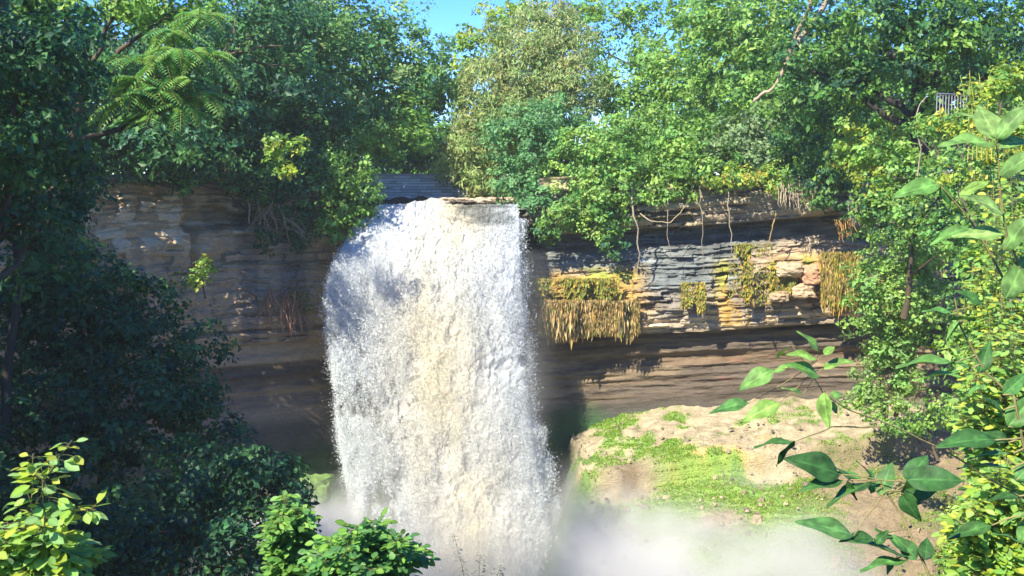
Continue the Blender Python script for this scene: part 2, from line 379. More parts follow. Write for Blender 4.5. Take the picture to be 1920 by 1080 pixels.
    o = mesh('cliff', V.reshape(-1, 3), grid_faces(n, m)[:, ::-1], M_rock, None, c.reshape(-1, 3), False)
    tag(o, kind='structure', label='layered limestone and sandstone cliff curving round behind the waterfall')
build_cliff()
# ------------------------------------------------------------------ ground
def inside(x, y):      # signed-ish distance: positive inside the gorge
    d = np.full(x.shape, 1e9); sg = np.ones(x.shape)
    q = q_all[::4]; tg = nrm(np.gradient(q, axis=0))
    xf, yf = x.ravel(), y.ravel(); best = np.full(xf.shape, 1e9); side = np.zeros(xf.shape)
    for i in range(len(q)):
        dd = np.hypot(xf-q[i, 0], yf-q[i, 1]); m = dd < best
        best = np.where(m, dd, best); side = np.where(m, (xf-q[i, 0])*tg[i, 1]-(yf-q[i, 1])*tg[i, 0], side)
    return (np.sign(side)*best).reshape(x.shape)
def ground_h(x, y):
    d = inside(x, y)
    near = np.interp(y, [-60, 0, 4, 8, 14, 20, 28, 33, 60], [16, 15.1, 14.7, 13.0, 9.5, 5.6, 1.2, -.8, -.8])
    near = near+.25*fbm(x*.3, y*.3, 0, 3, 5)
    far = 17.1+.012*np.clip(-d, 0, 200)+.3*fbm(x*.08, y*.08, 0, 3, 6)
    ch = smooth(-8.2, -6.6, x)*(1-smooth(1.0, 2.4, x))*(y > 44)*(1-smooth(75, 90, y))
    far = far*(1-ch)+15.0*ch
    k = smooth(-1.8, -1.2, d)
    return far*(1-k)+near*k
g = np.concatenate([-np.geomspace(700, 32, 16), np.arange(-30, 31, .8), np.geomspace(32, 700, 16)])
gx, gy = np.meshgrid(g, g+20); gz = ground_h(gx, gy)
gc = np.broadcast_to(np.array([.05, .055, .025]), gx.shape+(3,)).copy()
gc = gc*(1-.5*smooth(0, .4, fbm(gx*.3, gy*.3, 0, 3, 7))[..., None])
o = mesh('ground', np.stack([gx, gy, gz], -1).reshape(-1, 3), grid_faces(*gx.shape), M_soil, None, gc.reshape(-1, 3), True); tag(o, kind='structure')
def ground_at(x, y): return float(ground_h(np.array([[x]]), np.array([[y]]))[0, 0])
# ------------------------------------------------------------------ sloping rock bank
def bank_z(x, y):
    back = np.interp(x, [3.0, 6.5, 10, 14, 20], [6.75, 7.45, 7.85, 8.25, 8.5])
    slope = np.interp(46-y, [-2, 0, 4, 5.6, 5.75, 8, 12, 18, 24], [.2, 0, -.4, -.65, -1.45, -2.0, -3.1, -6.0, -9.5])
    return back+slope
def build_bank():
    x = np.arange(-1.5, 22, .075); y = np.arange(27, 47.6, .075); x, y = np.meshgrid(x, y)
    z = bank_z(x, y)
    f = fbm(x*.35, y*.35, 0, 4, 101); r2 = fbm(x*1.1, y*1.1, 0, 4, 102)
    led = .22*np.floor((z+.5*f)/.22)            # thin bedded rock
    kk = smooth(-.1, .3, fbm(x*.25, y*.3, 0, 3, 103))
    z = z*(1-.55*kk)+led*.55*kk+.18*f+.16*r2+.07*fbm(x*4, y*4, 0, 4, 104)-.14*np.abs(fbm(x*.9, y*1.8, 0, 3, 107))**.6
    edge = np.interp(46-y, [-2, 4.5, 7.5, 10, 14, 19], [2.75, 2.75, 3.9, 5.2, 7.5, 10])+.25*fbm(y*.9, 0, 0, 3, 105)
    dd = edge-x
    z = np.where(dd > 0, z-2.6*dd, z-.5*np.exp(-np.abs(dd)/.35)*.6)
    z = np.maximum(z, -1.2)
    px = 960+F*x/y; py = PY(y, z)
    def mixc(c, k, m): return c*(1-m[..., None])+np.array(k)*m[..., None]
    c = np.broadcast_to(np.array([.42, .35, .225]), x.shape+(3,)).copy()*(1+.35*fbm(x*2.5, y*6, 0, 4, 113))[..., None]
    w1 = fbm(x*.5, y*.5, 0, 4, 111); w2 = fbm(x*1.6, y*1.6, 0, 4, 112)
    c = mixc(c, (.58, .40, .17), smooth(-.3, .1, w1)*smooth(4.0, 4.4, 46-y)*(1-smooth(6.5, 6.8, 46-y))*smooth(5.6, 6.2, x)*(1-smooth(9.5, 11, x))*.95)
    c = mixc(c, (.20, .16, .11), smooth(.05, .4, w2)*.5)
    # moss on damp slope
    mo = smooth(5.2, 6.6, (46-y)+w1*2.0)*(1-smooth(10.2, 12, x+w1))+smooth(-.35, .15, w1+w2*.5)*(1-smooth(6.2, 7.6, x+w1))+.55*smooth(.1, .4, w2+w1*.5)
    mo = np.clip(mo, 0, 1)
    br = np.exp(-(((x-4.4)/1.3)**2+((y-40.3)/1.1)**2)*1.1)+np.exp(-(((x-7.3)/.9)**2+((y-37.3)/.9)**2))
    mo = mo*(1-np.clip(br*1.3+.4*w2, 0, 1))
    c = mixc(c, (.21, .36, .06), mo*.9)
    c = mixc(c, (.13, .30, .055), mo*smooth(0, .4, w2)*.7)
    c = mixc(c, (.17, .12, .07), np.clip(br, 0, 1)*(.6+.4*w2))
    rr = smooth(9.8, 11.2, x+w1)*smooth(4.6, 6, 46-y)
    c = mixc(c, (.24, .18, .11), rr*.85); c = mixc(c, (.14, .19, .05), rr*smooth(.1, .4, w1)*.6)
    c = mixc(c, (.045, .10, .03), smooth(-.05, .4, dd)*.9)
    o = mesh('rock_bank', np.stack([x, y, z], -1).reshape(-1, 3), grid_faces(*x.shape), M_bank, None, c.reshape(-1, 3), True)
    tag(o, kind='structure', label='sunlit rock bank streaked with green moss sloping below the cliff')
    # moss tufts standing on the bank
    r = np.random.default_rng(9); n = 110000
    i = r.integers(0, x.size, n*3); keep = (mo.ravel()[i] > r.uniform(.25, .8, n*3)) & (x.ravel()[i] > edge.ravel()[i]-.3); i = i[keep][:n]; n = len(i)
    p = np.stack([x.ravel()[i], y.ravel()[i], z.ravel()[i]], 1)+r.normal(0, .03, (n, 3))*[1, 1, 0]
    col = pal([(.17, .36, .05), (.26, .42, .06), (.32, .38, .08)], n, r)*(1+r.normal(0, .15, (n, 1)))
    V, f, cc = place(T_D, p, np.stack([r.normal(0, .5, n), r.normal(0, .5, n)-.3, np.ones(n)], 1), r.normal(size=(n, 3))+[0, -1, .6], r.uniform(.04, .10, n), col)
    o = mesh('moss', V, f, M_leaf, None, cc); tag(o, 'low bright green moss and weeds carpeting the sloping rock bank', 'moss', kind='stuff')
build_bank()
def rubble():
    r = np.random.default_rng(19); n = 1100
    x = r.uniform(2.8, 17, n); y = r.uniform(33, 45.5, n); k = fbm(x*.5, y*.5, 0, 3, 131)+r.normal(0, .25, n) > .12; x, y = x[k], y[k]; n = len(x)
    z = bank_z(x, y)+.18*fbm(x*.35, y*.35, 0, 4, 101)
    th = [0, .9, 1.9, 2.9, 4.1, 5.2]; T = [(cos(a)*.5, sin(a)*.5, -.25) for a in th]+[(cos(a+.3)*.34, sin(a+.3)*.34, .2) for a in th]
    f = [(j, (j+1) % 6, 6+(j+1) % 6, 6+j) for j in range(6)]+[(6, 7, 8, 9), (6, 9, 10, 11)]
    V, f, c = place((np.array(T), np.array(f), np.ones(12)), np.stack([x, y, z+.03], 1), np.stack([r.normal(size=n), r.normal(size=n), r.normal(0, .2, n)], 1), np.stack([r.normal(0, .25, n), r.normal(0, .25, n), np.ones(n)], 1), r.lognormal(-2.35, .6, n), pal([(.40, .32, .2), (.30, .24, .16), (.50, .40, .24), (.2, .17, .12)], n, r))
    o = mesh('rubble', V, f, M_bank, None, c); tag(o, 'loose flat stones strewn over the sloping rock bank', 'stones', kind='stuff')
rubble()
# ------------------------------------------------------------------ river and pool
def build_river():
    x = np.arange(-8.0, 2.2, .06); y = np.concatenate([np.arange(47.0, 56, .06), np.arange(56, 90, .5)]); x, y = np.meshgrid(x, y)
    k = 1-smooth(47, 56, y)
    z = 15.95+.06*fbm(x*1.2, y*2.2, 0, 4, 201)*(.4+k)+.10*k*fbm(x*.6, y*1.2, 0, 3, 202)
    fm = smooth(.0, .4, fbm(x*.9, y*1.7, 0, 4, 203)+.5*(1-smooth(47, 49, y))-.1)
    c = np.array([.10, .095, .07])*(1-fm[..., None])+np.array([.8, .8, .78])*fm[..., None]
    o = mesh('river', np.stack([x, y, z], -1).reshape(-1, 3), grid_faces(*x.shape), M_river, None, c.reshape(-1, 3), True); tag(o, kind='structure')
    x, y = np.meshgrid(np.arange(-19, 24, .3), np.arange(28, 47, .3)); z = .0+.08*fbm(x*.8, y*.8, 0, 3, 204); fm = smooth(-.2, .3, fbm(x*.4, y*.4, 0, 3, 205))
    c = np.array([.10, .11, .09])*(1-fm[..., None])+np.array([.75, .76, .75])*fm[..., None]
    o = mesh('pool', np.stack([x, y, z], -1).reshape(-1, 3), grid_faces(*x.shape), M_river, None, c.reshape(-1, 3), True); tag(o, kind='structure')
build_river()
# ------------------------------------------------------------------ waterfall
zt_ = np.linspace(-.3, 16.05, 400)
def fallY(z): return 46.95-2.75*np.sqrt(np.clip(16.05-z, 0, 20)*2/9.8)
_py = PY(fallY(zt_), zt_)
_l = np.interp(_py, [386, 392, 400, 420, 450, 500, 560, 640, 800, 900, 1000, 1150], [722, 705, 690, 668, 648, 628, 614, 620, 635, 650, 662, 680])
_r = np.interp(_py, [386, 400, 560, 640, 700, 800, 850, 900, 950, 1000, 1150], [970, 972, 978, 984, 987, 995, 1005, 1018, 1030, 1036, 1045])
XL = (_l-960)/F*fallY(zt_); XR = (_r-960)/F*fallY(zt_)
def fxl(z): return np.interp(z, zt_, XL)
def fxr(z): return np.interp(z, zt_, XR)
def dens_map(u, z):     # how solid the falling water is
    d = 1-.62*np.exp(-((u-.10)/.17)**2)*smooth(14.5, 11, z)-.30*np.exp(-((u-.2)/.12)**2)*smooth(10, 7, z)
    return d-.3*smooth(.9, 1.02, u)*smooth(15, 12, z)-.12*smooth(6, 3, z)*(np.abs(u-.5) > .35)
def fall_col(u, z, X):
    t = np.clip(np.exp(-((u-.58-.03*np.sin(z*.5))/.26)**2)*(.75+.6*fbm(X*.7, z*.3, 0, 3, 301)), 0, 1)
    c = np.array([.72, .765, .79])*(1-t[..., None])+np.array([.82, .76, .60])*t[..., None]
    br = smooth(.25, .55, fbm(X*.8, z*.45, 0, 4, 305)-.8*np.abs(u-.58))*smooth(9, 12, z)
    c = c*(1-br[..., None]*.55)+np.array([.38, .32, .19])*br[..., None]*.55
    g = np.clip(smooth(.52, .66, u)*(1-smooth(.93, 1, u))*smooth(15.25, 15.6, z)*(.75+1.2*fbm(X*1.6, z*5, 0, 3, 307)), 0, 1)[..., None]
    return c*(1-g*.75)+np.array([.16, .18, .165])*g*.75
def sheet(seed, du, dz_, out, hole, bulge, rough, fine, z0=-.3):
    nu = int(8.6/du); zz = np.arange(16.0, z0, -dz_); u = np.linspace(0, 1, nu); U, Z = np.meshgrid(u, zz)
    a, b = fxl(Z), fxr(Z); X = a+(b-a)*U
    fall = smooth(16, 13.5, Z); low = smooth(16, 3, Z)
    sx = Z*.06*(U-.5)
    w1 = fbm(X*.9, Z*.7, 0, 3, seed+31)*.8; n1 = fbm(X*.8+sx, Z*.3, 0, 4, seed); n2 = fbm(X*2.1+w1, Z*1.15+w1, n1, 4, seed+1); n3 = fbm(X*6+w1*3, Z*4.2, n2, 3, seed+2); n4 = noise(X*13, Z*10, n2*2, seed+3)
    n2 = n2*.5+.6*(.5-np.abs(fbm(X*1.7, Z*1.3, w1, 3, seed+40))*2.2)
    prof = np.sqrt(np.clip(1-np.abs(2*U-1)**2.6, 0, 1))
    d = out+bulge*prof*(.25+.75*fall)+rough*(n1*.9+n2*.55)*(.3+.7*fall)+fine*(n3+.55*n4)*(.5+.5*fall)
    Y = fallY(Z)-d; X = X+.18*n2*fall+.10*n3
    Z2 = Z+.12*n3+.05*n4+.22*(1-fall)*np.clip(n1+.3, 0, 1)*(1-smooth(.55, .7, U))
    V = np.stack([X, Y, Z2], -1)
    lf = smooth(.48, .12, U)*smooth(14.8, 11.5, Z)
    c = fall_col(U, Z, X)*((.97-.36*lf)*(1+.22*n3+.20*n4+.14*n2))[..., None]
    # rows running back over the lip onto the river
    back = []
    for k in range(1, 26):
        yy = 47-d[0]*(1-k/25)+k*.13*2.2-.05; zz0 = 16.03+.05*n3[0]+.26*fbm(X[0]*1.3, yy*1.3, 0, 4, 401)+.38*np.exp(-((U[0]-.36)/.14)**2)*np.exp(-k/12)
        back.append(np.stack([X[0], yy, zz0-.34*smooth(5, 15, k)], -1))
    V = np.concatenate([np.array(back)[::-1], V])
    cb = np.broadcast_to(c[0], (25,)+c[0].shape).copy()
    kk = np.arange(25)[::-1][:, None]
    gr = np.clip(smooth(.5, .75, U[0])[None]*smooth(2, 7, kk)*(.5+.9*fbm(X[0][None]*1.2, kk*.5, 0, 3, 402)), 0, 1)[..., None]
    cb = cb*(1-gr*.8)+np.array([.17, .19, .18])*gr*.8
    c = np.concatenate([cb, c])
    n, m = V.shape[:2]; f = grid_faces(n, m)[:, ::-1]
    hn = fbm(X*2.6, Z*1.5, 0, 4, seed+9)*.55+fbm(X*8, Z*5, 0, 3, seed+8)*.55
    solid = dens_map(U, Z)-.45*smooth(.035, 0, np.minimum(U, 1-U))*fall
    keep = hn > (1-solid)*1.0-hole
    keep = np.concatenate([np.ones((25, m), bool), keep])
    kf = keep[:-1, :-1].ravel() & keep[1:, 1:].ravel()
    f = f[kf]; used = np.unique(f); remap = np.zeros(n*m, int); remap[used] = np.arange(len(used))
    return V.reshape(-1, 3)[used], remap[f], c.reshape(-1, 3)[used]
def build_fall():
    t = thing('waterfall', 'white foaming waterfall tinged cream plunging over the cliff lip', 'waterfall', (-2.5, 46, 0))
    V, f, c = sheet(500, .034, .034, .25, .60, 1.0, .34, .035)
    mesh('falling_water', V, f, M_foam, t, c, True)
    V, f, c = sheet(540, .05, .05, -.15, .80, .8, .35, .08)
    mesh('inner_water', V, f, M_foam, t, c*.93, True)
    # spray drops thrown off the surface
    r = np.random.default_rng(21)
    def drops(n, usamp, zsamp, out, size):
        u = usamp(n); z = zsamp(n); a, b = fxl(z), fxr(z); X = a+(b-a)*u
        uc = np.clip(u, 0, 1); fall = smooth(16, 13.5, z)
        prof = np.sqrt(np.clip(1-np.abs(2*uc-1)**2.6, 0, 1))
        Y = fallY(z)-(.2+1.25*prof*(.25+.75*fall))-out(n)*(.3+.7*fall)
        nz = fbm(X*1.1, z*.6, 0, 4, 333)+.5*noise(X*4, z*2.2, 0, 334)
        k = r.random(n) < np.clip(.55+1.1*nz, .04, 1)
        X, Y, z, u = X[k], Y[k], z[k], uc[k]; n = len(X)
        p = np.stack([X, Y, z], 1); p += r.normal(0, .03, (n, 3))
        L = size*r.lognormal(0, .45, n)
        ax = np.stack([r.normal(0, .45, n), r.normal(0, .45, n), -np.ones(n)], 1)
        T = (np.array([(-.8, 0, 0), (.3, .42, -.25), (.3, -.42, -.25), (.3, 0, .5)]), np.array([(0, 1, 2), (0, 2, 3), (0, 3, 1), (1, 3, 2)]), np.ones(4))
        cl = np.minimum(fall_col(u, z, X)*1.14*r.uniform(.8, 1.15, (n, 1)), .95)
        return place(T, p, ax, r.normal(size=(n, 3)), L, cl)
    A = [drops(330000, lambda n: r.uniform(0, 1, n), lambda n: r.uniform(0, 15.8, n), lambda n: r.normal(.32, .30, n), .022),
         drops(170000, lambda n: np.abs(r.normal(0, .17, n))-.012, lambda n: 14.2-14*r.random(n)**.9, lambda n: r.normal(0, .32, n), .021),
         drops(40000, lambda n: 1.0-r.normal(0, .025, n), lambda n: 15.6-15.4*r.random(n), lambda n: r.normal(0, .25, n), .02),
         drops(90000, lambda n: 1.0-r.normal(-.008, .034, n), lambda n: 7.5*r.random(n)**1.3, lambda n: r.normal(0, .4, n), .023),
         drops(26000, lambda n: -r.exponential(.011, n), lambda n: 14.5*r.random(n), lambda n: r.normal(0, .3, n), .02),
         drops(50000, lambda n: r.uniform(0, 1, n), lambda n: 16.15-1.6*r.random(n)**1.6, lambda n: r.normal(-.1, .22, n), .022)]
    V = []; f = []; c = []; k = 0
    for a, b, d in A: V.append(a); f.append(b+k); c.append(d); k += len(a)
    o = mesh('spray', np.concatenate(V), np.concatenate(f), M_foam, t, np.concatenate(c)); o['kind'] = 'stuff'
build_fall()
# ------------------------------------------------------------------ mist over the plunge pool
def build_mist():
    m, nt, ns, ln = mat_new('mist')
    tc = N(ns, 'ShaderNodeTexCoord'); sx = N(ns, 'ShaderNodeSeparateXYZ'); n1 = N(ns, 'ShaderNodeTexNoise', Scale=.30, Detail=3.0); ln.new(tc.outputs['Object'], n1.inputs['Vector'])
    ln.new(tc.outputs['Object'], sx.inputs[0])
    def ma(op, a, b):
        q = N(ns, 'ShaderNodeMath'); q.operation = op
        for i, v in enumerate((a, b)):
            if isinstance(v, (int, float)): q.inputs[i].default_value = v
            else: ln.new(v, q.inputs[i])
        return q.outputs[0]
    def mr(v, a, b, c, d):
        q = N(ns, 'ShaderNodeMapRange'); q.interpolation_type = 'SMOOTHSTEP'; ln.new(v, q.inputs[0])
        for i, w in enumerate((a, b, c, d)): q.inputs[i+1].default_value = w
        return q.outputs[0]
    hz = ma('ADD', sx.outputs[2], ma('MULTIPLY', ma('SUBTRACT', n1.outputs[0], .5), -5.0))
    d = mr(hz, 3.0, 6.4, 1, 0)
    d = ma('MULTIPLY', d, mr(sx.outputs[0], -10.5, -7, 0, 1)); d = ma('MULTIPLY', d, mr(sx.outputs[0], 8.5, 12.5, 1, 0))
    gp = ma('ADD', mr(sx.outputs[0], 1.0, 4.6, 0, 1), mr(sx.outputs[0], -6.8, -5.2, 1, 0)); d = ma('MULTIPLY', d, ma('ADD', gp, .06))
    d = ma('MULTIPLY', d, mr(sx.outputs[1], 30, 33.5, 0, 1)); d = ma('MULTIPLY', d, mr(sx.outputs[1], 40.5, 44, 1, 0))
    d = ma('MULTIPLY', d, mr(sx.outputs[2], 5.5, 8.3, 1, 0))
    ax = ma('ABSOLUTE', ma('ADD', sx.outputs[0], ma('ADD', 2.55, ma('MULTIPLY', ma('SUBTRACT', n1.outputs[0], .5), 2.0))), 0)
    ve = ma('MULTIPLY', mr(ax, 2.8, 4.5, 1, 0), ma('MULTIPLY', mr(sx.outputs[2], 2, 14, VEIL, VEIL*.12), mr(sx.outputs[1], 39.2, 41.5, 0, 1)))
    d = ma('ADD', d, ve)
    v = N(ns, 'ShaderNodeVolumePrincipled'); v.inputs['Color'].default_value = (.99, .99, .97, 1); v.inputs['Anisotropy'].default_value = .2
    ln.new(ma('MULTIPLY', d, MIST), v.inputs['Density'])
    o = N(ns, 'ShaderNodeOutputMaterial'); ln.new(v.outputs[0], o.inputs['Volume'])
    x0, x1, y0, y1, z0, z1 = -11, 13, 29.6, 45.8, .15, 14.4
    V = np.array([(x, y, z) for x in (x0, x1) for y in (y0, y1) for z in (z0, z1)], float)
    f = [(0, 1, 3, 2), (4, 6, 7, 5), (0, 4, 5, 1), (2, 3, 7, 6), (0, 2, 6, 4), (1, 5, 7, 3)]
    o = mesh('mist', V, f, m); tag(o, 'pale drifting mist rising where the waterfall lands', 'mist', kind='stuff')
MIST = 2.4; VEIL = .08
build_mist()
def build_haze():
    m, nt, ns, ln = mat_new('haze'); v = N(ns, 'ShaderNodeVolumePrincipled'); v.inputs['Color'].default_value = (.96, .99, .86, 1); v.inputs['Density'].default_value = .0007; v.inputs['Anisotropy'].default_value = .3
    o = N(ns, 'ShaderNodeOutputMaterial'); ln.new(v.outputs[0], o.inputs['Volume'])
    V = np.array([(x, y, z) for x in (-760, 760) for y in (-760, 800) for z in (-3, 46)], float)
    f = [(0, 1, 3, 2), (4, 6, 7, 5), (0, 4, 5, 1), (2, 3, 7, 6), (0, 2, 6, 4), (1, 5, 7, 3)]
    tag(mesh('haze', V, f, m), 'thin spray laden haze filling the gorge', 'haze', kind='stuff')
build_haze()
# ------------------------------------------------------------------ stone wall above the fall
def box(pt, a, b, col, ch=.0):
    a = np.array(a, float); b = np.array(b, float)
    V = np.array([(x, y, z) for x in (a[0], b[0]) for y in (a[1], b[1]) for z in (a[2], b[2])])
    f = np.array([(0, 1, 3, 2), (4, 6, 7, 5), (0, 4, 5, 1), (2, 3, 7, 6), (0, 2, 6, 4), (1, 5, 7, 3)])
    pt.add(V, f, col)
def build_wall():
    t = thing('retaining_wall', 'low grey stone block wall standing across the river above the waterfall', 'stone wall', (-4.5, 54, 16))
    pt = Parts(); r = np.random.default_rng(3); z = 16.25
    box(pt, (-8.4, 54.12, 15.6), (-2.3, 54.6, 17.45), (.05, .055, .06))  # near-black backing also paints the shadow band along the wall foot
    for row in range(9):
        h = [.13, .17, .12, .15, .13, .16, .12, .14, .12][row]; x = -8.4+r.uniform(-.3, 0)
        while x < -2.3:
            w = r.uniform(.3, .8); e = r.uniform(0, .05); k = r.uniform(.75, 1.2)
            box(pt, (x+.008, 54.0-e, z+.008), (min(x+w, -2.25)-.008, 54.2, z+h-.008), (.64*k, .69*k, .74*k)); x += w
        z += h
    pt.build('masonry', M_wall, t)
    pt = Parts(); x = -8.45
    while x < -2.3:
        box(pt, (x, 53.92, z+.004), (x+.88, 54.75, z+.11), (.45, .46, .5)); x += .9
    pt.build('coping', M_wall, t)
    t = thing('railing', 'thin dark railing along the top of the stone wall above the river', 'railing', (-5, 54.4, z))
    for i in range(11):
        V, f = tube([(-7.8+i*.55, 54.4, z+.1), (-7.8+i*.55, 54.4, z+.75)], .02, 5); mesh('post', V, f, M_metal, t, np.broadcast_to((.12, .13, .14), V.shape), True)
    pt = Parts()
    for h in (.45, .75):
        V, f = tube([(-7.9, 54.4, z+h), (-2.2, 54.4, z+h)], .022, 5); pt.add(V, f, (.12, .13, .14))
    pt.build('rail', M_metal, t)
    # rock shelf at the lip; dark colour also paints the shadow under the wall
    t = Parts(); r = np.random.default_rng(8)
    def slab(x0, x1, y0, y1, z0, z1, col, seed):
        nx, ny, nz = 40, 20, 8; V = []; 
        g1 = np.linspace(0, 1, nx); g2 = np.linspace(0, 1, 14)
        a = g2*2*pi; prof = np.stack([np.sign(np.cos(a))*np.abs(np.cos(a))**.5, np.sign(np.sin(a))*np.abs(np.sin(a))**.5], 1)
        for i, u in enumerate(g1):
            k = (1-(2*u-1)**8)**.5+.02; x = x0+(x1-x0)*u
            for p in prof[:-1]:
                V.append((x, (y0+y1)/2+p[0]*(y1-y0)/2*k, (z0+z1)/2+p[1]*(z1-z0)/2*k))
        V = np.array(V); V[:, 2] += .13*fbm(V[:, 0]*1.9, V[:, 1]*1.6, V[:, 2]*2, 4, seed)+.05*np.floor(3*noise(V[:, 0]*3, 0, 0, seed+4)); V[:, 1] += .2*fbm(V[:, 0]*1.2, V[:, 2]*3, 0, 3, seed+1)
        m = 13; f = []
        for i in range(nx-1):
            for j in range(m): f.append((i*m+j, i*m+(j+1) % m, (i+1)*m+(j+1) % m, (i+1)*m+j))
        return V, np.array(f)
    for k, (nm, lb, sp, cl) in enumerate([
                                      ('rock_slab', 'long wet rock shelf at the foaming river lip, darkened for the shadow under the stone wall', (-7.6, .9, 50.4, 53.6, 15.8, 16.42), (.045, .04, .035))]):
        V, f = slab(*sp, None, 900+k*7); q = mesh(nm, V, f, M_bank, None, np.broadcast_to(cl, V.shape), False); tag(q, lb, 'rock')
build_wall()
# green railing glimpsed at the overlook, upper right
def overlook_rail():
    a = P(1756, 207, 30); b = P(1812, 200, 30.4)
    t = thing('metal_railing', 'grey metal picket railing glimpsed among bushes at the upper right', 'railing', (a+b)/2-np.array([0, 0, .5]))
    d = b-a; d[2] = 0; a = a-np.array([0, 0, .35])
    for i in range(11):
        q = a+d*i/10; V, f = tube([q, q+[0, 0, .82]], .011, 6); mesh('picket', V, f, M_metal, t, np.broadcast_to((.20, .20, .22), V.shape), True)
    for h in (.05, .80):
        V, f = tube([a+[0, 0, h]-d*.06, a+d*1.05+[0, 0, h]], .02, 6); mesh('rail', V, f, M_metal, t, np.broadcast_to((.20, .20, .22), V.shape), True)
overlook_rail()
# ------------------------------------------------------------------ trees and shrubs
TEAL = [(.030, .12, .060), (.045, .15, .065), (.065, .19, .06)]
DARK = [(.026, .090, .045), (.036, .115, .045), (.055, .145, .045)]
MID = [(.075, .20, .04), (.11, .25, .045), (.055, .16, .045)]
BRIGHT = [(.17, .33, .05), (.22, .38, .055), (.13, .27, .045)]
YEL = [(.30, .40, .045), (.38, .42, .06), (.20, .34, .05)]
OLIVE = [(.27, .37, .12), (.34, .42, .16), (.22, .33, .11), (.36, .38, .15)]
def _sc(c, k): return [tuple(min(.5, x*k) for x in q) for q in c]
MID = [(.14, .29, .055), (.19, .35, .06), (.10, .24, .055)]; BRIGHT = [(.23, .40, .09), (.29, .45, .10), (.18, .35, .09)]
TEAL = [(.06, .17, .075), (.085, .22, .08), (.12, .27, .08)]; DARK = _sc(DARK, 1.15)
def gb(px, Y, z=None):
    x = (px-960)/F*Y
    return (x, Y, ground_at(x, Y) if z is None else z)
# far belt behind everything
r0 = np.random.default_rng(77)
kinds = ['broad dark crown', 'tall pale green crown', 'rounded mid green crown', 'ragged yellow green crown']
far = [(-330, 74, 170, MID), (-80, 78, 190, DARK), (150, 72, 180, MID), (380, 76, 170, TEAL), (610, 70, 175, MID), (745, 84, 105, DARK),
       (960, 80, 120, MID), (1400, 70, 190, MID), (1600, 74, 180, DARK), (1820, 70, 190, MID), (2050, 76, 190, DARK), (1190, 84, 80, YEL)]
wh = ['beyond the left frame edge', 'at the far left skyline', 'behind the dark left trees', 'behind the shaded left wall trees', 'behind the tree left of the falls', 'low in the gap above the stone wall',
      'behind the willow crown', 'behind the leaning branch', 'behind the dark right trunk', 'at the far right skyline', 'beyond the right frame edge', 'showing through the sky gap']
for i, (px, Y, rp, cl) in enumerate(far):
    top = {5: 235, 6: 150, 11: 185}.get(i, -60 if px < 560 or px > 1350 else 60)
    sp = [(px, top+rp, Y, rp, rp), (px-rp*.5, top+rp*1.6, Y, rp*.8, rp*.8), (px+rp*.5, top+rp*1.7, Y, rp*.8, rp*.8)]
    tree('woodland_tree', 'distant woodland tree with %s %s' % (kinds[i % 4], wh[i]), 'tree', gb(px, Y), sp, .42, cl, .35, 500+i, .9, 'woodland trees behind the falls', clump=1.4, tips=1)
# --- left plateau
tree('shade_tree', 'tall dense tree added on the far left rim to throw shade over the wall', 'tree', (-22, 36, 17), [], .30, DARK, .4, 41, 1.0, None,  # added mostly out of frame, to shade the left wall
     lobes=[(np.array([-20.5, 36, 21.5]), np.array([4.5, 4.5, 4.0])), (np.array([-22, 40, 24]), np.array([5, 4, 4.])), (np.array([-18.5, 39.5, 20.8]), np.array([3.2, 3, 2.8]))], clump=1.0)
tree('shade_tree', 'broad dense unseen tree added to shade the left slope beside the viewpoint', 'tree', (-15, 14, ground_at(-15, 14)), [], .26, DARK, .4, 42, 1.0, None,  # out of view, added and kept low to shade the left slope
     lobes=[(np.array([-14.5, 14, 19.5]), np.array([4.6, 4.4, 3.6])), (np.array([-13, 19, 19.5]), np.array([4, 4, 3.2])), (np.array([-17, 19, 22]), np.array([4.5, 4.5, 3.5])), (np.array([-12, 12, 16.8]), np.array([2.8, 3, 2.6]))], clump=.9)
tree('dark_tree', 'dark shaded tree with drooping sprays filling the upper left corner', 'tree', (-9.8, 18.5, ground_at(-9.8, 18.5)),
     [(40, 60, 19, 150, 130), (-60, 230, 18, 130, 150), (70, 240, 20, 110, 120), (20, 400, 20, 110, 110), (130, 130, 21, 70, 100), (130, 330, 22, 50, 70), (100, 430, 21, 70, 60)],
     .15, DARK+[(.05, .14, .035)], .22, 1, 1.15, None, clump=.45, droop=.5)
tree('maple_tree', 'leafy tree with sunlit sprays hanging into the top left', 'tree', (-11.5, 27, 14),
     [(330, 20, 26, 90, 60), (230, 5, 25, 60, 45), (95, 15, 24, 70, 40)], .15, MID+BRIGHT, .2, 2, 1.1, None, clump=.4, droop=.3)
tree('shaded_tree', 'shaded deep green tree on the left rim above the dark rock face', 'tree', gb(300, 41, 17.4),
     [(170, 120, 40, 120, 170), (330, 150, 41, 130, 150), (470, 90, 44, 130, 160), (300, 260, 38.5, 120, 60), (520, 240, 45, 90, 90)], .24, DARK+TEAL, .35, 3, 1.2, None, clump=.8)
tree('bluish_tree', 'bluish green tree behind the left rim with a mottled crown', 'tree', gb(420, 47, 17.4),
     [(470, 40, 49, 120, 110), (560, 130, 49, 110, 130), (440, 180, 45, 90, 90), (600, 230, 47.5, 70, 80)], .24, TEAL+[(.06, .17, .05)], .3, 4, 1.1, None, clump=.7)
tree('sunlit_tree', 'large round sunlit tree left of the open sky gap', 'tree', gb(640, 53, 17.2),
     [(690, 60, 53, 110, 110), (770, 120, 53, 85, 90), (620, 30, 52, 100, 90), (740, 190, 52, 80, 70), (640, 150, 50, 95, 90), (815, 165, 54, 32, 50), (700, 240, 51, 70, 50)],
     .22, [(.20, .36, .11), (.27, .42, .15), (.14, .30, .09), (.10, .25, .09)], .3, 5, 1.15, None, clump=.65)
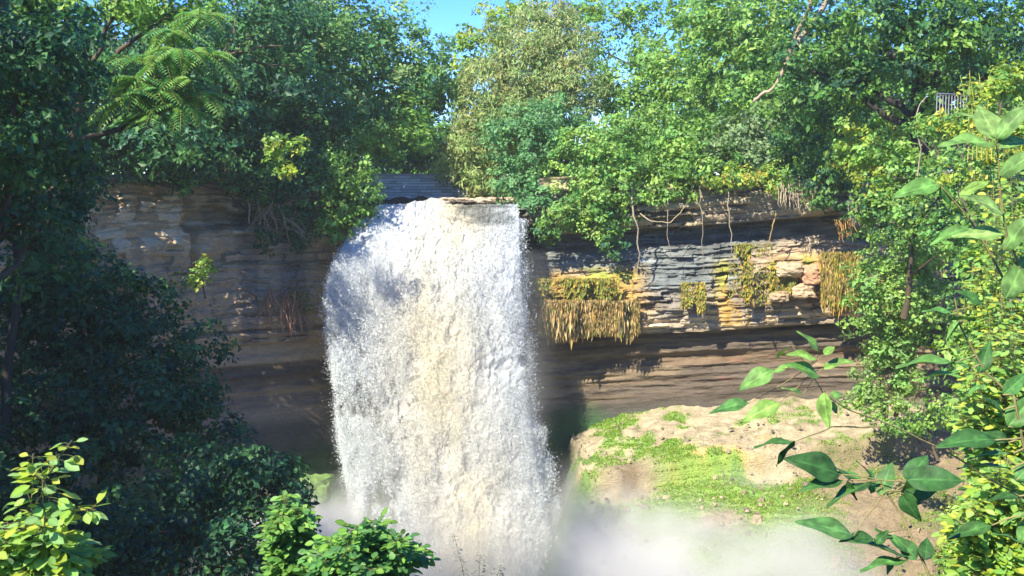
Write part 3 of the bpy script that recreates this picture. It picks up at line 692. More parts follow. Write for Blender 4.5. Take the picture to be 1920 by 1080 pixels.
tree('ash_tree', 'small tree with yellow green tips above the left end of the stone wall', 'tree', gb(640, 49, 16.8),
     [(715, 262, 49, 60, 38), (770, 235, 50, 50, 45), (650, 260, 48, 40, 40)], .19, BRIGHT+MID, .12, 6, 1.15, None, clump=.45)
tree('rim_bush', 'light green bush hanging down the rock left of the waterfall', 'bush', gb(650, 46.2, 16.6),
     [(655, 335, 45.6, 62, 48), (640, 390, 45.2, 45, 45), (690, 365, 45.6, 35, 40), (625, 300, 46, 35, 35), (615, 430, 45, 28, 32)], .17, BRIGHT+MID, .09, 7, 1.25, None, clump=.36, droop=.3, trunk='stem', crown='foliage')
tree('ivy_drape', 'dark ivy draped over the top of the left rock face', 'ivy', gb(430, 43.5, 17),
     [(210, 305, 39.3, 60, 28), (300, 312, 40.5, 100, 30), (340, 340, 41.2, 30, 30), (420, 300, 42.5, 110, 46), (540, 340, 44.4, 75, 66), (565, 410, 44.9, 38, 60), (470, 340, 43.3, 55, 45), (500, 440, 44.3, 25, 35)], .18, DARK+TEAL, .07, 8, 1.1, None, clump=.4, droop=.6, trunk='stem', crown='foliage', dz=.5)
tree('wall_creeper', 'dark creeper spreading down the far left of the shaded rock face', 'creeper', P(60, 560, 37),
     [(40, 330, 36.5, 90, 70), (110, 390, 37.5, 60, 80), (30, 460, 36.6, 80, 60), (160, 480, 38.6, 50, 45), (170, 340, 38.8, 30, 40), (230, 520, 39.6, 40, 26)], .17, DARK+MID[2:], .07, 63, .9, None, clump=.4, droop=.5, gap=.35, trunk='stem', crown='foliage', dz=.5)
tree('wall_sapling', 'tiny yellow green sapling sprouting from the shaded left rock face', 'sapling', P(385, 540, 42),
     [(388, 500, 41.3, 20, 17), (372, 520, 41.3, 18, 14), (360, 532, 41.3, 12, 9)], .16, YEL+BRIGHT, .03, 9, 1.3, None, clump=.25, trunk='stem', crown='foliage', tips=1)
tree('wall_sapling', 'bright yellow green leafy spray hanging out over the left rock face', 'sapling', P(470, 250, 43.5),
     [(520, 262, 39, 26, 14), (515, 290, 39, 20, 12), (535, 318, 39, 18, 12), (560, 275, 39, 20, 16)], .19, YEL+BRIGHT, .05, 10, 1.2, None, clump=.28, trunk='stem', crown='foliage', tips=1)
tree('rim_undergrowth', 'deep green undergrowth crowding the top of the shaded left rock face', 'bush', gb(250, 43, 17.3),
     [(190, 285, 42, 90, 32), (290, 265, 43, 90, 40), (400, 275, 44.5, 80, 36), (500, 280, 46.5, 70, 40), (600, 275, 48, 60, 40)], .2, DARK+TEAL, .08, 61, 1.3, None, clump=.5, trunk='stem', crown='foliage')
tree('river_bush', 'mid green bushes on the far bank behind the stone wall', 'bush', gb(760, 58, 17),
     [(700, 290, 57, 60, 40), (790, 295, 58, 60, 36), (860, 290, 60, 60, 50), (740, 270, 60, 70, 40), (820, 250, 64, 60, 40)], .2, MID+TEAL, .1, 62, 1.3, None, clump=.5, trunk='stem', crown='foliage')
r8 = np.random.default_rng(123)
tree('rim_undergrowth', 'tangled mid green undergrowth behind the bright rim shrubs', 'bush', gb(1250, 58, 17.2),
     [(1010, 300, 58, 60, 40), (1090, 290, 58, 70, 50), (1180, 285, 59, 70, 50), (1280, 280, 58, 70, 50), (1380, 280, 56, 70, 50), (1480, 290, 55, 70, 50), (1570, 290, 52, 60, 50), (1600, 200, 54, 80, 70)], .22, MID+DARK, .1, 64, 1.3, None, clump=.6, trunk='stem', crown='foliage')
# --- centre and right plateau
tree('willow_tree', 'olive green willow with fine drooping foliage behind the river lip', 'tree', gb(930, 53, 16.6),
     [(1010, 110, 54, 95, 90), (930, 190, 53, 85, 90), (1060, 170, 53, 70, 80), (890, 290, 51.5, 48, 75), (985, 240, 52, 80, 80), (1035, 50, 56, 60, 50), (845, 305, 52, 36, 30), (905, 345, 51, 45, 24)],
     .24, OLIVE, .2, 11, 3.4, None, tips=1, clump=.5, tpl=tpl_diamond(.3), droop=.7, trunk='trunk')
tree('far_elm', 'yellow green tree reaching into the sky gap behind the willow', 'tree', gb(930, 63, 17.2),
     [(925, 65, 62, 55, 35), (880, 100, 61, 42, 35), (960, 25, 63, 60, 32), (870, 160, 61, 35, 50), (1090, 20, 64, 45, 25)], .24, BRIGHT+YEL, .25, 12, 1.3, None, clump=.5, gap=.2)
tree('airy_tree', 'airy tree with blue sky showing through its thin crown', 'tree', gb(1200, 63, 17.2),
     [(1180, 30, 62, 70, 50), (1120, 95, 63, 45, 60), (1290, 25, 60, 70, 45), (1220, 110, 61, 60, 55), (1130, 160, 60, 40, 50)], .22, MID+BRIGHT, .16, 13, .9, None, clump=.4, gap=.5, fill=.5)
tree('teal_bush', 'rounded blue green bush standing just right of the river lip', 'bush', gb(1000, 48.6, 16.8),
     [(990, 270, 48.5, 72, 70), (970, 340, 48, 52, 48), (1040, 230, 50, 60, 50), (1010, 380, 47.2, 42, 34), (955, 235, 50, 40, 35)], .17, [(.14, .31, .12), (.18, .36, .14), (.11, .27, .10)], .12, 14, 1.3, None, clump=.4, trunk='stem', crown='foliage')
tree('rim_shrub', 'bright green shrub spilling over the right rim above the overhang', 'bush', gb(1110, 47.5, 17),
     [(1110, 290, 47.3, 85, 70), (1090, 370, 46.4, 60, 50), (1190, 260, 48.5, 80, 65), (1180, 345, 46.6, 70, 55), (1120, 425, 46, 34, 32), (1060, 410, 46, 30, 28)], .17, BRIGHT+[(.13, .30, .07)], .12, 15, 1.3, None, clump=.42, droop=.25, trunk='stem', crown='foliage')
tree('rim_shrub', 'second bright shrub on the right rim over the hanging loop of vine', 'bush', gb(1270, 47.3, 17),
     [(1270, 250, 48, 80, 60), (1265, 320, 46.6, 70, 42), (1330, 310, 46.4, 60, 40), (1250, 365, 46.2, 40, 22)], .17, BRIGHT+MID, .12, 16, 1.3, None, clump=.42, droop=.25, trunk='stem', crown='foliage')
tree('rim_thicket', 'dark leafed twiggy bush in shade under the bright rim shrub', 'bush', gb(1050, 46.6, 16.5),
     [(1025, 425, 46.3, 32, 28), (1150, 455, 45.9, 22, 30), (1130, 410, 46.3, 60, 20)], .15, MID+TEAL, .06, 17, .9, None, clump=.3, droop=.5, gap=.5, trunk='stem', crown='foliage')
tree('slim_tree', 'slender mid green tree behind the bright rim shrubs', 'tree', gb(1230, 56, 17.2),
     [(1180, 175, 55, 65, 60), (1270, 165, 54, 70, 70), (1230, 110, 57, 50, 45), (1340, 150, 54, 60, 80)], .22, BRIGHT+MID, .22, 18, 1.1, None, clump=.55)
tree('linden_tree', 'bright leafed tree filling the top behind the leaning bare branch', 'tree', gb(1420, 51, 17.2),
     [(1370, 80, 51, 90, 100), (1450, 30, 50, 90, 70), (1430, 160, 49, 90, 80), (1330, 30, 53, 60, 60), (1390, 230, 48, 80, 50)], .21, MID+BRIGHT, .25, 19, 1.1, None, clump=.55)
tree('pale_shrub', 'pale grey green shrub on the rim below the leaning bare branch', 'bush', gb(1400, 47, 17.2),
     [(1390, 255, 47, 50, 45), (1440, 235, 47, 55, 40), (1350, 290, 46.5, 40, 36), (1430, 290, 46.2, 50, 28)], .16, [(.17, .27, .12), (.21, .31, .14)], .08, 20, 1.2, None, clump=.36, trunk='stem', crown='foliage')
tree('golden_shrub', 'yellowing shrub on the brink above the pale broken rock', 'bush', gb(1440, 45.6, 17.2),
     [(1400, 330, 45.4, 45, 24), (1455, 325, 45.2, 38, 26), (1345, 330, 45.6, 34, 18), (1450, 350, 45, 24, 18)], .15, YEL+BRIGHT+[(.38, .36, .06)], .05, 21, 1.2, None, clump=.3, trunk='stem', crown='foliage')
tree('oak_tree', 'big tree with thick dark trunk on the upper right', 'tree', P(1735, 250, 38)-np.array([0, 0, 2.]),
     [(1560, 60, 40, 110, 90), (1680, 30, 36, 110, 80), (1850, 40, 37, 130, 80), (1780, 130, 39, 70, 40), (1600, 150, 40, 90, 60), (1510, 130, 42, 70, 90), (1900, 130, 38, 70, 50), (1700, 110, 36.5, 60, 45), (1800, 60, 36, 80, 60), (1745, 180, 37, 40, 22)], .20, MID+DARK+[(.11, .24, .05)], .42, 22, 1.05, None, clump=.5, bark=(.03, .027, .025), tips=1)
tree('hanging_ivy', 'dark green ivy hanging down the cliff right of the golden shrub', 'ivy', gb(1550, 43.8, 17.2),
     [(1540, 200, 44, 60, 50), (1545, 280, 43.6, 60, 50), (1560, 350, 43.4, 48, 55), (1480, 240, 45, 45, 45), (1510, 310, 44.4, 25, 40)], .17, MID+DARK, .08, 23, 1.2, None, clump=.38, droop=.6, trunk='stem', crown='foliage')
tree('lit_shrub', 'mixed green and yellow shrub left of the metal picket railing', 'bush', gb(1650, 40, 17),
     [(1640, 230, 40, 70, 40), (1620, 290, 39.5, 65, 45), (1700, 290, 38, 60, 55), (1680, 350, 38, 60, 50)], .17, BRIGHT+YEL+MID, .1, 24, 1.2, None, clump=.36, trunk='stem', crown='foliage')
tree('corner_thicket', 'dense green thicket between the hanging ivy and the right weeds', 'bush', gb(1700, 36, 13),
     [(1730, 400, 35, 80, 60), (1640, 390, 38, 60, 55), (1790, 330, 33, 80, 70), (1800, 430, 32, 80, 60)], .16, MID+BRIGHT+DARK, .1, 25, 1.15, None, clump=.36, trunk='stem', crown='foliage')
tree('vine_column', 'light green leafy vine climbing the rock at the right of the moss', 'vine', P(1660, 770, 38),
     [(1700, 470, 37, 80, 55), (1660, 540, 37.5, 75, 55), (1715, 560, 37, 70, 60), (1640, 595, 38, 55, 35), (1690, 640, 38, 45, 45), (1655, 665, 38, 40, 30), (1700, 700, 38, 35, 35)], .145, BRIGHT+[(.20, .34, .10)], .09, 26, 1.3, None, clump=.33, trunk='stem', crown='foliage')
tree('dark_vine', 'dark vine foot hanging below the light green vine', 'vine', P(1680, 760, 38.6),
     [(1680, 650, 38.7, 34, 42), (1720, 610, 38.3, 40, 50)], .14, DARK+MID, .07, 27, 1.1, None, clump=.3, droop=.6, trunk='stem', crown='foliage')
tree('ledge_shrub', 'small pale leafed shrub at the back edge of the rock bank', 'bush', P(1655, 755, 39),
     [(1650, 700, 38.6, 45, 28), (1625, 735, 38.4, 38, 22), (1690, 730, 38.6, 38, 20), (1600, 755, 38.2, 28, 12), (1660, 750, 37.9, 45, 20)], .13, BRIGHT+[(.22, .34, .12)], .05, 28, 1.1, None, clump=.26, trunk='stem', crown='foliage')
tree('bank_shrub', 'low dark green shrub sprawling over the right of the rock bank', 'bush', P(1760, 840, 34),
     [(1740, 790, 34, 55, 28), (1790, 760, 33, 50, 40), (1690, 800, 34.5, 38, 18), (1640, 780, 35.5, 30, 12)], .12, MID+BRIGHT, .05, 29, 1.0, None, clump=.28, gap=.3, trunk='stem', crown='foliage')
tree('sunny_thicket', 'yellow green thicket below the picket railing at the right edge', 'bush', gb(1860, 22, 13),
     [(1880, 160, 24, 70, 45), (1820, 235, 24, 60, 30), (1905, 260, 22, 60, 50), (1850, 330, 21, 80, 60), (1890, 440, 20, 75, 70), (1840, 520, 19, 65, 65), (1890, 600, 18, 65, 60), (1810, 620, 18.5, 45, 45), (1850, 680, 17, 60, 50), (1785, 232, 27.5, 60, 24), (1745, 235, 28, 40, 20), (1830, 205, 27, 40, 25), (1790, 660, 18, 30, 28)], .115, YEL+BRIGHT+MID, .08, 30, 1.15, None, clump=.3, trunk='stem', crown='foliage')
tree('weed_clump', 'fine leafed yellow green weeds crowding the lower right edge', 'weeds', (7.2, 15.5, ground_at(7.2, 15.5)),
     [(1880, 720, 15.5, 60, 60), (1850, 880, 15, 60, 50), (1900, 960, 14.5, 85, 70), (1830, 1030, 14.2, 60, 50), (1900, 1070, 14, 90, 50), (1880, 810, 15, 60, 50), (1810, 960, 14.5, 40, 40), (1830, 780, 15.5, 40, 40), (1790, 1060, 14, 45, 35)], .066, YEL+BRIGHT, .04, 31, 1.5, None, clump=.17, trunk='stem', crown='foliage', tpl=T_D)
# --- shaded foreground masses on the left
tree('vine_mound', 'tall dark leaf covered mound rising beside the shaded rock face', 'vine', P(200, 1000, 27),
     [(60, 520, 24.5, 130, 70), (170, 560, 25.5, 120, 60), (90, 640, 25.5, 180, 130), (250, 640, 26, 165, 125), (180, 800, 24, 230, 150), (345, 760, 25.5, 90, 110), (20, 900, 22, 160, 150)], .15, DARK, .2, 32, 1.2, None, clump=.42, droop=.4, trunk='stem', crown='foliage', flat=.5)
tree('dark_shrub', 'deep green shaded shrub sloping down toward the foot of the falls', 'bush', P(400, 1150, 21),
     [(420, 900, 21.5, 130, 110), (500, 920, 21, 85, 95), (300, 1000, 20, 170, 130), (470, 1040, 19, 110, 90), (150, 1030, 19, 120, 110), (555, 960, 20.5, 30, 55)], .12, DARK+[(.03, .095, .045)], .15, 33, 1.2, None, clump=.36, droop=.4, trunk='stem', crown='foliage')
# sumac with feathery fronds
def sumac():
    t = thing('sumac', 'feathery bright green sumac arching out of the dark at the upper left', 'sumac tree', (-10.4, 21.5, ground_at(-10.4, 21.5)))
    root = np.array([-10.4, 21.5, ground_at(-10.4, 21.5)-.3]); fork = np.array([-9.9, 22.6, 17.6]); r = np.random.default_rng(88); pt = Parts(); ps = []; ax = []; nn = []; LL = []
    tips = [(300, 110, 24), (335, 95, 24), (265, 150, 23.8), (380, 100, 24.2), (240, 180, 23.6), (300, 170, 23.8), (350, 150, 24), (290, 215, 23.8), (340, 200, 24), (250, 110, 24.4), (320, 60, 24.6), (375, 30, 25), (380, 180, 24.4)]
    hub = P(330, 190, 24.6)
    V, f = tube(bend(root, fork, 9, .1, 0), np.linspace(.13, .08, 9), 6); pt.add(V, f, (.07, .055, .04))
    V, f = tube(bend(fork, hub, 7, .1, .15), np.linspace(.08, .045, 7), 6); pt.add(V, f, (.07, .055, .04))
    for k, (px, py, Y) in enumerate(tips):
        c = P(px, py, Y)
        V, f = tube(bend(hub, c, 6, .1, -.15, k), np.linspace(.045, .015, 6), 5); pt.add(V, f, (.16, .12, .06))
        for j in range(12):
            a = r.uniform(0, 2*pi); el = r.uniform(-.6, .6); L = r.uniform(.65, 1.0)
            d = nrm(np.array([cos(a), sin(a)*.9-.25, el])); n = 13; s = np.linspace(0.12, 1, n)
            mid = c+d*L*s[:, None]; mid[:, 2] -= .55*L*s**2.2
            V, f = tube(mid, np.linspace(.009, .004, n), 4); pt.add(V, f, (.22, .20, .06))
            side = nrm(np.cross(d, [0, 0, 1.]))
            for sg in (-1, 1):
                tv = nrm(np.gradient(mid, axis=0))
                ps.append(mid); ax.append(side*sg+tv*.45+np.array([0, 0, -.22])); nn.append(np.tile([0, 0, 1.], (n, 1))+r.normal(0, .15, (n, 3))); LL.append(.27*np.sin(pi*(.16+.8*s))**.7)
    pt.build('branch', M_bark, t, True)
    p = np.concatenate(ps); n = len(p); col = np.repeat(pal([(.18, .38, .10), (.24, .42, .10), (.12, .31, .10)], n//13, r), 13, 0)*(1+r.normal(0, .1, (n, 1)))
    V, f, c = place(T_W, p, np.concatenate(ax), np.concatenate(nn), np.concatenate(LL), col, 1.25); mesh('frond', V, f, M_leaf, t, c)
sumac()
# ------------------------------------------------------------------ hanging roots, vines, moss curtains
def strands(name, label, cat, top, n, wx, L, rad, col, r, swing=.15, dy=.25, part='strand', mat=None):
    """one bunch of hanging stems as a single mesh"""
    pt = Parts()
    for i in range(n):
        x = r.uniform(-wx, wx); a = np.array(top)+[x, r.normal(0, dy), r.normal(0, .08)]
        l = L*r.uniform(.55, 1.05); b = a+[r.normal(.12, swing)*l, -r.uniform(0, .25), -l]
        V, f = tube(bend(a, b, 7, .22, 0, i), np.linspace(rad, rad*.45, 7), 4); pt.add(V, f, np.array(col)*r.uniform(.6, 1.25))
    o = pt.build(name, M_bark, None, True); return tag(o, label, cat)
rr = np.random.default_rng(66)
strands('root_bunch', 'pinkish tan bunch of dangling roots on the shaded wall left of the falls', 'roots', P(530, 548, 44.6), 46, .75, 1.75, .026, (.50, .27, .17), rr, .30)
strands('root_bunch', 'tangle of pale dry roots halfway up the rock beside the rim bush', 'roots', P(505, 385, 44.2), 26, .45, 1.5, .022, (.42, .32, .20), rr, .75)
tree('fern_tuft', 'olive fern tuft growing over the top of the dangling pink roots', 'fern', P(560, 560, 44.4), [(560, 552, 44.2, 24, 16), (575, 575, 44.2, 14, 14)], .15, [(.16, .20, .05), (.22, .22, .07)], .03, 35, 1.3, None, clump=.2, tpl=T_W, droop=.5, trunk='stem', crown='foliage', tips=1)
def vine(name, label, cat, pts, rad, col, grp=None, sides=5):
    pts = np.array(pts); q = []
    for a, b in zip(pts[:-1], pts[1:]): q.append(bend(a, b, 8, .22)[:-1])
    q = np.concatenate(q+[pts[-1:]])
    V, f = tube(q, np.linspace(rad, rad*.5, len(q)), sides); o = mesh(name, V, f, M_bark, None, np.broadcast_to(col, V.shape), True); return tag(o, label, cat, grp)
vine('hanging_root', 'thick pale root hanging nearest the falls down the right overhang', 'root', [P(1185, 350, 45.9), P(1197, 430, 45.5), P(1195, 510, 45.6)], .05, (.27, .23, .17))
vine('hanging_root', 'short pale root hanging under the loop of vine', 'root', [P(1252, 372, 45.7), P(1257, 485, 45.5)], .022, (.27, .23, .17))
vine('hanging_root', 'straight grey root hanging third from the falls over the slate', 'root', [P(1312, 345, 45.7), P(1318, 440, 45.4), P(1317, 520, 45.5)], .022, (.27, .23, .17))
vine('hanging_root', 'long straight pale root farthest right over the dark recess', 'root', [P(1366, 355, 45.6), P(1371, 450, 45.2), P(1370, 520, 45.3)], .028, (.27, .23, .17))
vine('hanging_vine', 'loop of bare vine sagging between bushes under the right rim', 'vine', [P(1200, 400, 45.6), P(1222, 415, 45.4), P(1255, 418, 45.4), P(1275, 400, 45.5), P(1290, 378, 45.7)], .025, (.40, .33, .20))
vine('hanging_root', 'ochre root slanting down across the dark recess mouth', 'root', [P(1455, 400, 45), P(1448, 430, 44.8), P(1441, 462, 44.8)], .04, (.30, .21, .09))
vine('bare_stem', 'thin pale upright stem against the shaded left rock face', 'stem', [P(467, 420, 43.6), P(466, 360, 43.5), P(468, 295, 43.3)], .04, (.36, .29, .22))
vine('leaning_branch', 'bare pale broken branch leaning in front of the bright tree crowns', 'branch', [P(1575, -60, 40.6), P(1545, 12, 40.8), P(1505, 65, 41), P(1470, 125, 41.3), P(1455, 160, 41.5), P(1412, 192, 42)], .11, (.40, .30, .22), None, 8)
vine('leaning_branch', 'second thinner bare branch lying just left of the leaning one', 'branch', [P(1535, -20, 41.2), P(1495, 60, 41.4), P(1468, 130, 41.6)], .10, (.26, .19, .14), None, 8)
vine('bare_stem', 'thin bare stem rising through the bushes below the picket railing', 'stem', [P(1720, 330, 30), P(1727, 280, 29.8), P(1718, 215, 29.7), P(1738, 180, 29.6)], .022, (.42, .33, .24))
strands('dry_grass', 'pale dry stems hanging over the brink below the golden shrub', 'dry stems', P(1490, 345, 44.4), 60, .75, 1.05, .018, (.52, .42, .28), rr, .12)
strands('dry_grass', 'grey dry stems hanging over the rock right of the dark ivy', 'dry stems', P(1640, 375, 40.8), 60, 1.0, 1.1, .018, (.42, .35, .25), rr, .15)
strands('dead_fern', 'orange brown dead fern hanging above the right end of the recess', 'fern', P(1580, 410, 43.6), 30, .3, .8, .02, (.46, .27, .09), rr, .35)
def moss_curtain(label, x0, x1, yt, yb, Y, n, cols, seed, vert=False):
    n = int(n*2.2)
    r = np.random.default_rng(seed); u = r.random(n); px = x0+(x1-x0)*u
    band = .5+.5*noise(px*.06, 0, 0, seed); keep = r.random(n) < (.4 if vert else .12)+.88*smooth(.3, .7, band); px = px[keep]; band = band[keep]; n = len(px)
    len_ = (.95 if vert else .72)+(.05 if vert else .28)*smooth(-.5, .45, fbm(px*.09, 0, 0, 4, seed+7)); a = np.stack([P(x, yt+(yb-yt)*.85*t*l_, Y) for x, t, l_ in zip(px, r.random(n), len_)])
    a[:, 1] += .30*(16-a[:, 2])*0-.25*noise(a[:, 0]*2, a[:, 2]*.6, 0, seed+1)+r.normal(0, .06, n)
    L = r.lognormal(-2.65, .45, n)*(1+.6*band)
    base = pal(cols+[(.20, .15, .06), (.14, .17, .04)], n, r)*(1+r.normal(0, .2, (n, 1)))
    ax = np.stack([r.normal(0, .4, n), r.normal(-.3, .35, n), -np.ones(n)], 1)
    if vert: ax = np.stack([r.normal(0, .07, n), r.normal(-.1, .1, n), -np.ones(n)], 1); L = L*1.9
    V, f, c = place(T_W if vert else T_D, a, ax, np.stack([r.normal(-.2, .6, n), -np.ones(n), r.normal(.4, .5, n)], 1), L, base, 1.0 if vert else .8)
    o = mesh('moss_curtain', V, f, M_straw, None, c); tag(o, label, 'moss')
OC = [(.42, .27, .09), (.50, .36, .16), (.36, .27, .10)]; GO = [(.26, .25, .05), (.40, .28, .05), (.20, .24, .05)]
moss_curtain('long tan and orange moss fringe draped just right of the falls', 1012, 1200, 560, 636, 45.5, 5200, OC+[(.52, .40, .20)], 71, True)
moss_curtain('olive moss cushion topping the tan fringe right of the falls', 1006, 1165, 520, 570, 45.75, 3000, GO, 72)
moss_curtain('narrow golden moss streak hanging midway along the lower rock lip', 1280, 1322, 528, 600, 45.2, 1100, GO, 73)
moss_curtain('wide olive and gold moss curtain below the pink boulders', 1365, 1490, 490, 585, 44.75, 4200, GO, 74)
moss_curtain('golden orange moss curtain ending beside the leafy vine', 1540, 1612, 470, 590, 43.9, 2000, GO+OC, 75, True)
moss_curtain('small olive moss cushion perched at the mouth of the dark recess', 1375, 1450, 455, 490, 44.8, 1300, GO, 76)
# boulders on the shelf
def boulder(c, rad, label, col, seed):
    th, ph = np.meshgrid(np.linspace(.02, pi-.02, 22), np.linspace(0, 2*pi, 33)); d = np.stack([np.sin(th)*np.cos(ph), np.sin(th)*np.sin(ph), np.cos(th)], -1)
    d[-1] = d[0]
    k = 1+.45*fbm(d[..., 0]*1.6+seed, d[..., 1]*1.6, d[..., 2]*1.6, 4, seed); k = k*(1-.12*np.floor(4*np.abs(noise(d[..., 0]*2+seed, d[..., 1]*2, d[..., 2]*2, seed)))/2)
    k = k+.10*fbm(d[..., 0]*6, d[..., 1]*6, d[..., 2]*6, 3, seed)
    sq = np.max(np.abs(d), -1)**.55; V = c+d*(k/sq)[..., None]*np.array(rad)*.85
    o = mesh('boulder', V.reshape(-1, 3), grid_faces(33, 22), M_rock, None, np.broadcast_to(col, V.reshape(-1, 3).shape), False); return tag(o, label, 'boulder', 'boulders on the right shelf')
for k, (px, py, rx, ry, lb, cl) in enumerate([(1480, 505, 30, 16, 'flat pinkish boulder left of the rust coloured one on the mossy shelf', (.40, .31, .2)), (1522, 515, 26, 22, 'rust coloured cracked boulder in the middle of the mossy shelf', (.46, .26, .15)),
        (1505, 545, 30, 16, 'low tan boulder tucked beneath the two upper shelf boulders', (.44, .32, .2)), (1556, 530, 24, 20, 'pale orange boulder on the shelf nearest the leafy vine', (.46, .34, .19)), (1460, 555, 22, 12, 'small brown boulder at the left end of the shelf boulders', (.34, .25, .15))]):
    Y = 44.7; boulder(P(px, py, Y), (M2(rx, Y), .5, M2(ry, Y)), lb, cl, 31+k)
for k, (px, rx, ry, lb) in enumerate([(838, 20, 6, 'small pinkish flat rock at the wall end of the river lip'), (872, 24, 5, 'flat tan rock resting under the willow at the river lip'), (912, 26, 7, 'broad pale flat rock in the middle of the river lip row'), (948, 24, 6, 'pale flat rock beside the blue green bush at the river lip')]):
    boulder(P(px, 375, 50.5), (M2(rx, 50.5), .6, M2(ry, 50.5)), lb, (.46, .37, .28), 81+k)['group'] = 'flat rocks at the river lip'
Y = 41.8; bo = boulder(P(588, 915, Y), (M2(42, Y), .9, M2(28, Y)), 'moss covered yellow green boulder at the left foot of the falls', (.12, .20, .05), 55); del bo['group']
# ------------------------------------------------------------------ foreground broad leaves
def sprig(label, stem_pts, leaves, cols, seed, name='leafy_branch', cat='branch', rad=.006, width=.42, group=None, stemcol=(.20, .17, .07)):
    """leaves: (px, py base, tip px, tip py, Y, dY of tip, roll)"""
    t = thing(name, label, cat, stem_pts[0], group); r = np.random.default_rng(seed)
    pt = Parts(); q = np.concatenate([bend(a, b, 6, .05)[:-1] for a, b in zip(stem_pts[:-1], stem_pts[1:])]+[np.array([stem_pts[-1]])])
    V, f = tube(q, np.linspace(rad, rad*.45, len(q)), 7); pt.add(V, f, stemcol)
    Ps = []; A = []; Nn = []; L = []; Wd = []
    for (bx, by, tx, ty, Y, dY, roll) in leaves:
        b = P(bx, by, Y); e = P(tx, ty, Y+dY); j = np.argmin(np.linalg.norm(q-b, axis=1))
        V, f = tube(bend(q[j], b, 4, .1), [rad*.4]*3+[rad*.3], 5); pt.add(V, f, np.array(stemcol)*1.2)
        d = e-b; Ps.append(b); A.append(d); L.append(np.linalg.norm(d)*1.03)
        up = np.array([-.15, -.55, .8])+r.normal(0, .12, 3); side = np.cross(nrm(d), up); Nn.append(up*cos(roll)+nrm(side)*sin(roll)); Wd.append(r.uniform(.9, 1.15))
    pt.build('stem', M_bark, t, True)
    n = len(Ps); c = pal(cols, n, r)*(1+r.normal(0, .10, (n, 1)))
    for i in range(n):
        V, f, cc = place(tpl_big(width*Wd[i], r.uniform(.08, .2), r.uniform(.12, .3), r.uniform(.01, .03)), np.array(Ps[i])[None], np.array(A[i])[None], np.array(Nn[i])[None], L[i], c[i:i+1])
        mesh('leaf', V, f, M_big, t, cc, True)
    return t
GL = [(.08, .21, .05), (.11, .25, .055), (.15, .30, .065)]; GD = [(.035, .105, .025), (.05, .135, .03)]
LIT = [(.15, .30, .06), (.20, .35, .07)]
y = 3.3
sprig('leafy twig tip with paired green leaves in front of the brown cliff band', [P(1960, 960, 3.6), P(1780, 850, 3.5), P(1640, 785, 3.45), P(1585, 765, 3.4), P(1545, 740, 3.35), P(1515, 690, y)],
      [(1535, 660, 1508, 616, y, .0, .2), (1545, 665, 1566, 644, y, .03, .1), (1545, 690, 1602, 668, y, .05, -.3), (1530, 672, 1482, 655, y, -.04, .1), (1536, 705, 1482, 676, y, -.05, .0),
       (1450, 692, 1386, 724, y, -.03, -.2), (1478, 690, 1440, 692, y, .05, .3), (1505, 740, 1470, 720, y, .02, .4), (1462, 755, 1394, 782, y, -.04, -.5), (1405, 756, 1330, 762, y, .03, .3),
       (1545, 735, 1548, 802, y, -.03, .5), (1560, 745, 1580, 730, y, .06, .1), (1555, 755, 1575, 775, y, .03, .6), (1486, 650, 1452, 662, y, .06, .3)], GL+LIT, 1, rad=.0030)
sprig('lone dark drooping leaf pair hanging between the two leafy twigs', [P(1650, 800, 3.45), P(1560, 800, 3.4), P(1490, 828, y)],
      [(1490, 828, 1417, 824, y, -.02, .6), (1490, 830, 1450, 864, y, .02, 1.2)], GD, 2, rad=.003)
sprig('lower branch of large dark glossy leaves over the grey rock slope', [P(1760, 1130, 3.1), P(1720, 1030, 3.15), P(1690, 965, 3.2), P(1660, 920, 3.2), P(1650, 900, 3.2)],
      [(1575, 890, 1488, 850, 3.2, -.03, .0), (1580, 900, 1504, 905, 3.2, -.03, .4), (1600, 905, 1560, 865, 3.2, .05, .5), (1635, 905, 1548, 930, 3.2, -.03, .8), (1632, 925, 1640, 880, 3.2, .04, .7), (1650, 930, 1670, 865, 3.2, .03, .0),
       (1700, 905, 1738, 850, 3.2, .03, .2), (1700, 900, 1805, 895, 3.1, -.04, .2), (1690, 920, 1780, 905, 3.15, .0, .8), (1690, 925, 1720, 980, 3.15, -.03, .4), (1600, 1005, 1505, 962, 3.1, .0, .2), (1640, 1010, 1580, 1000, 3.1, .0, .3),
       (1700, 1045, 1600, 1000, 3.1, -.02, .5), (1705, 1040, 1650, 985, 3.1, .05, .5), (1700, 1050, 1615, 1055, 3.08, -.03, .9), (1720, 1050, 1680, 1000, 3.1, .03, .3), (1735, 1050, 1740, 1005, 3.1, .04, .3), (1590, 900, 1600, 940, 3.2, .0, .6), (1615, 900, 1572, 875, 3.22, .02, .4), (1640, 905, 1618, 860, 3.24, .02, .8), (1640, 1020, 1668, 995, 3.1, .0, .6), (1690, 930, 1735, 945, 3.15, .02, .6), (1675, 1050, 1660, 1075, 3.1, .0, .6)], GD+GD+GL[:1]+[(.09, .22, .06)], 3, width=.50, rad=.005)
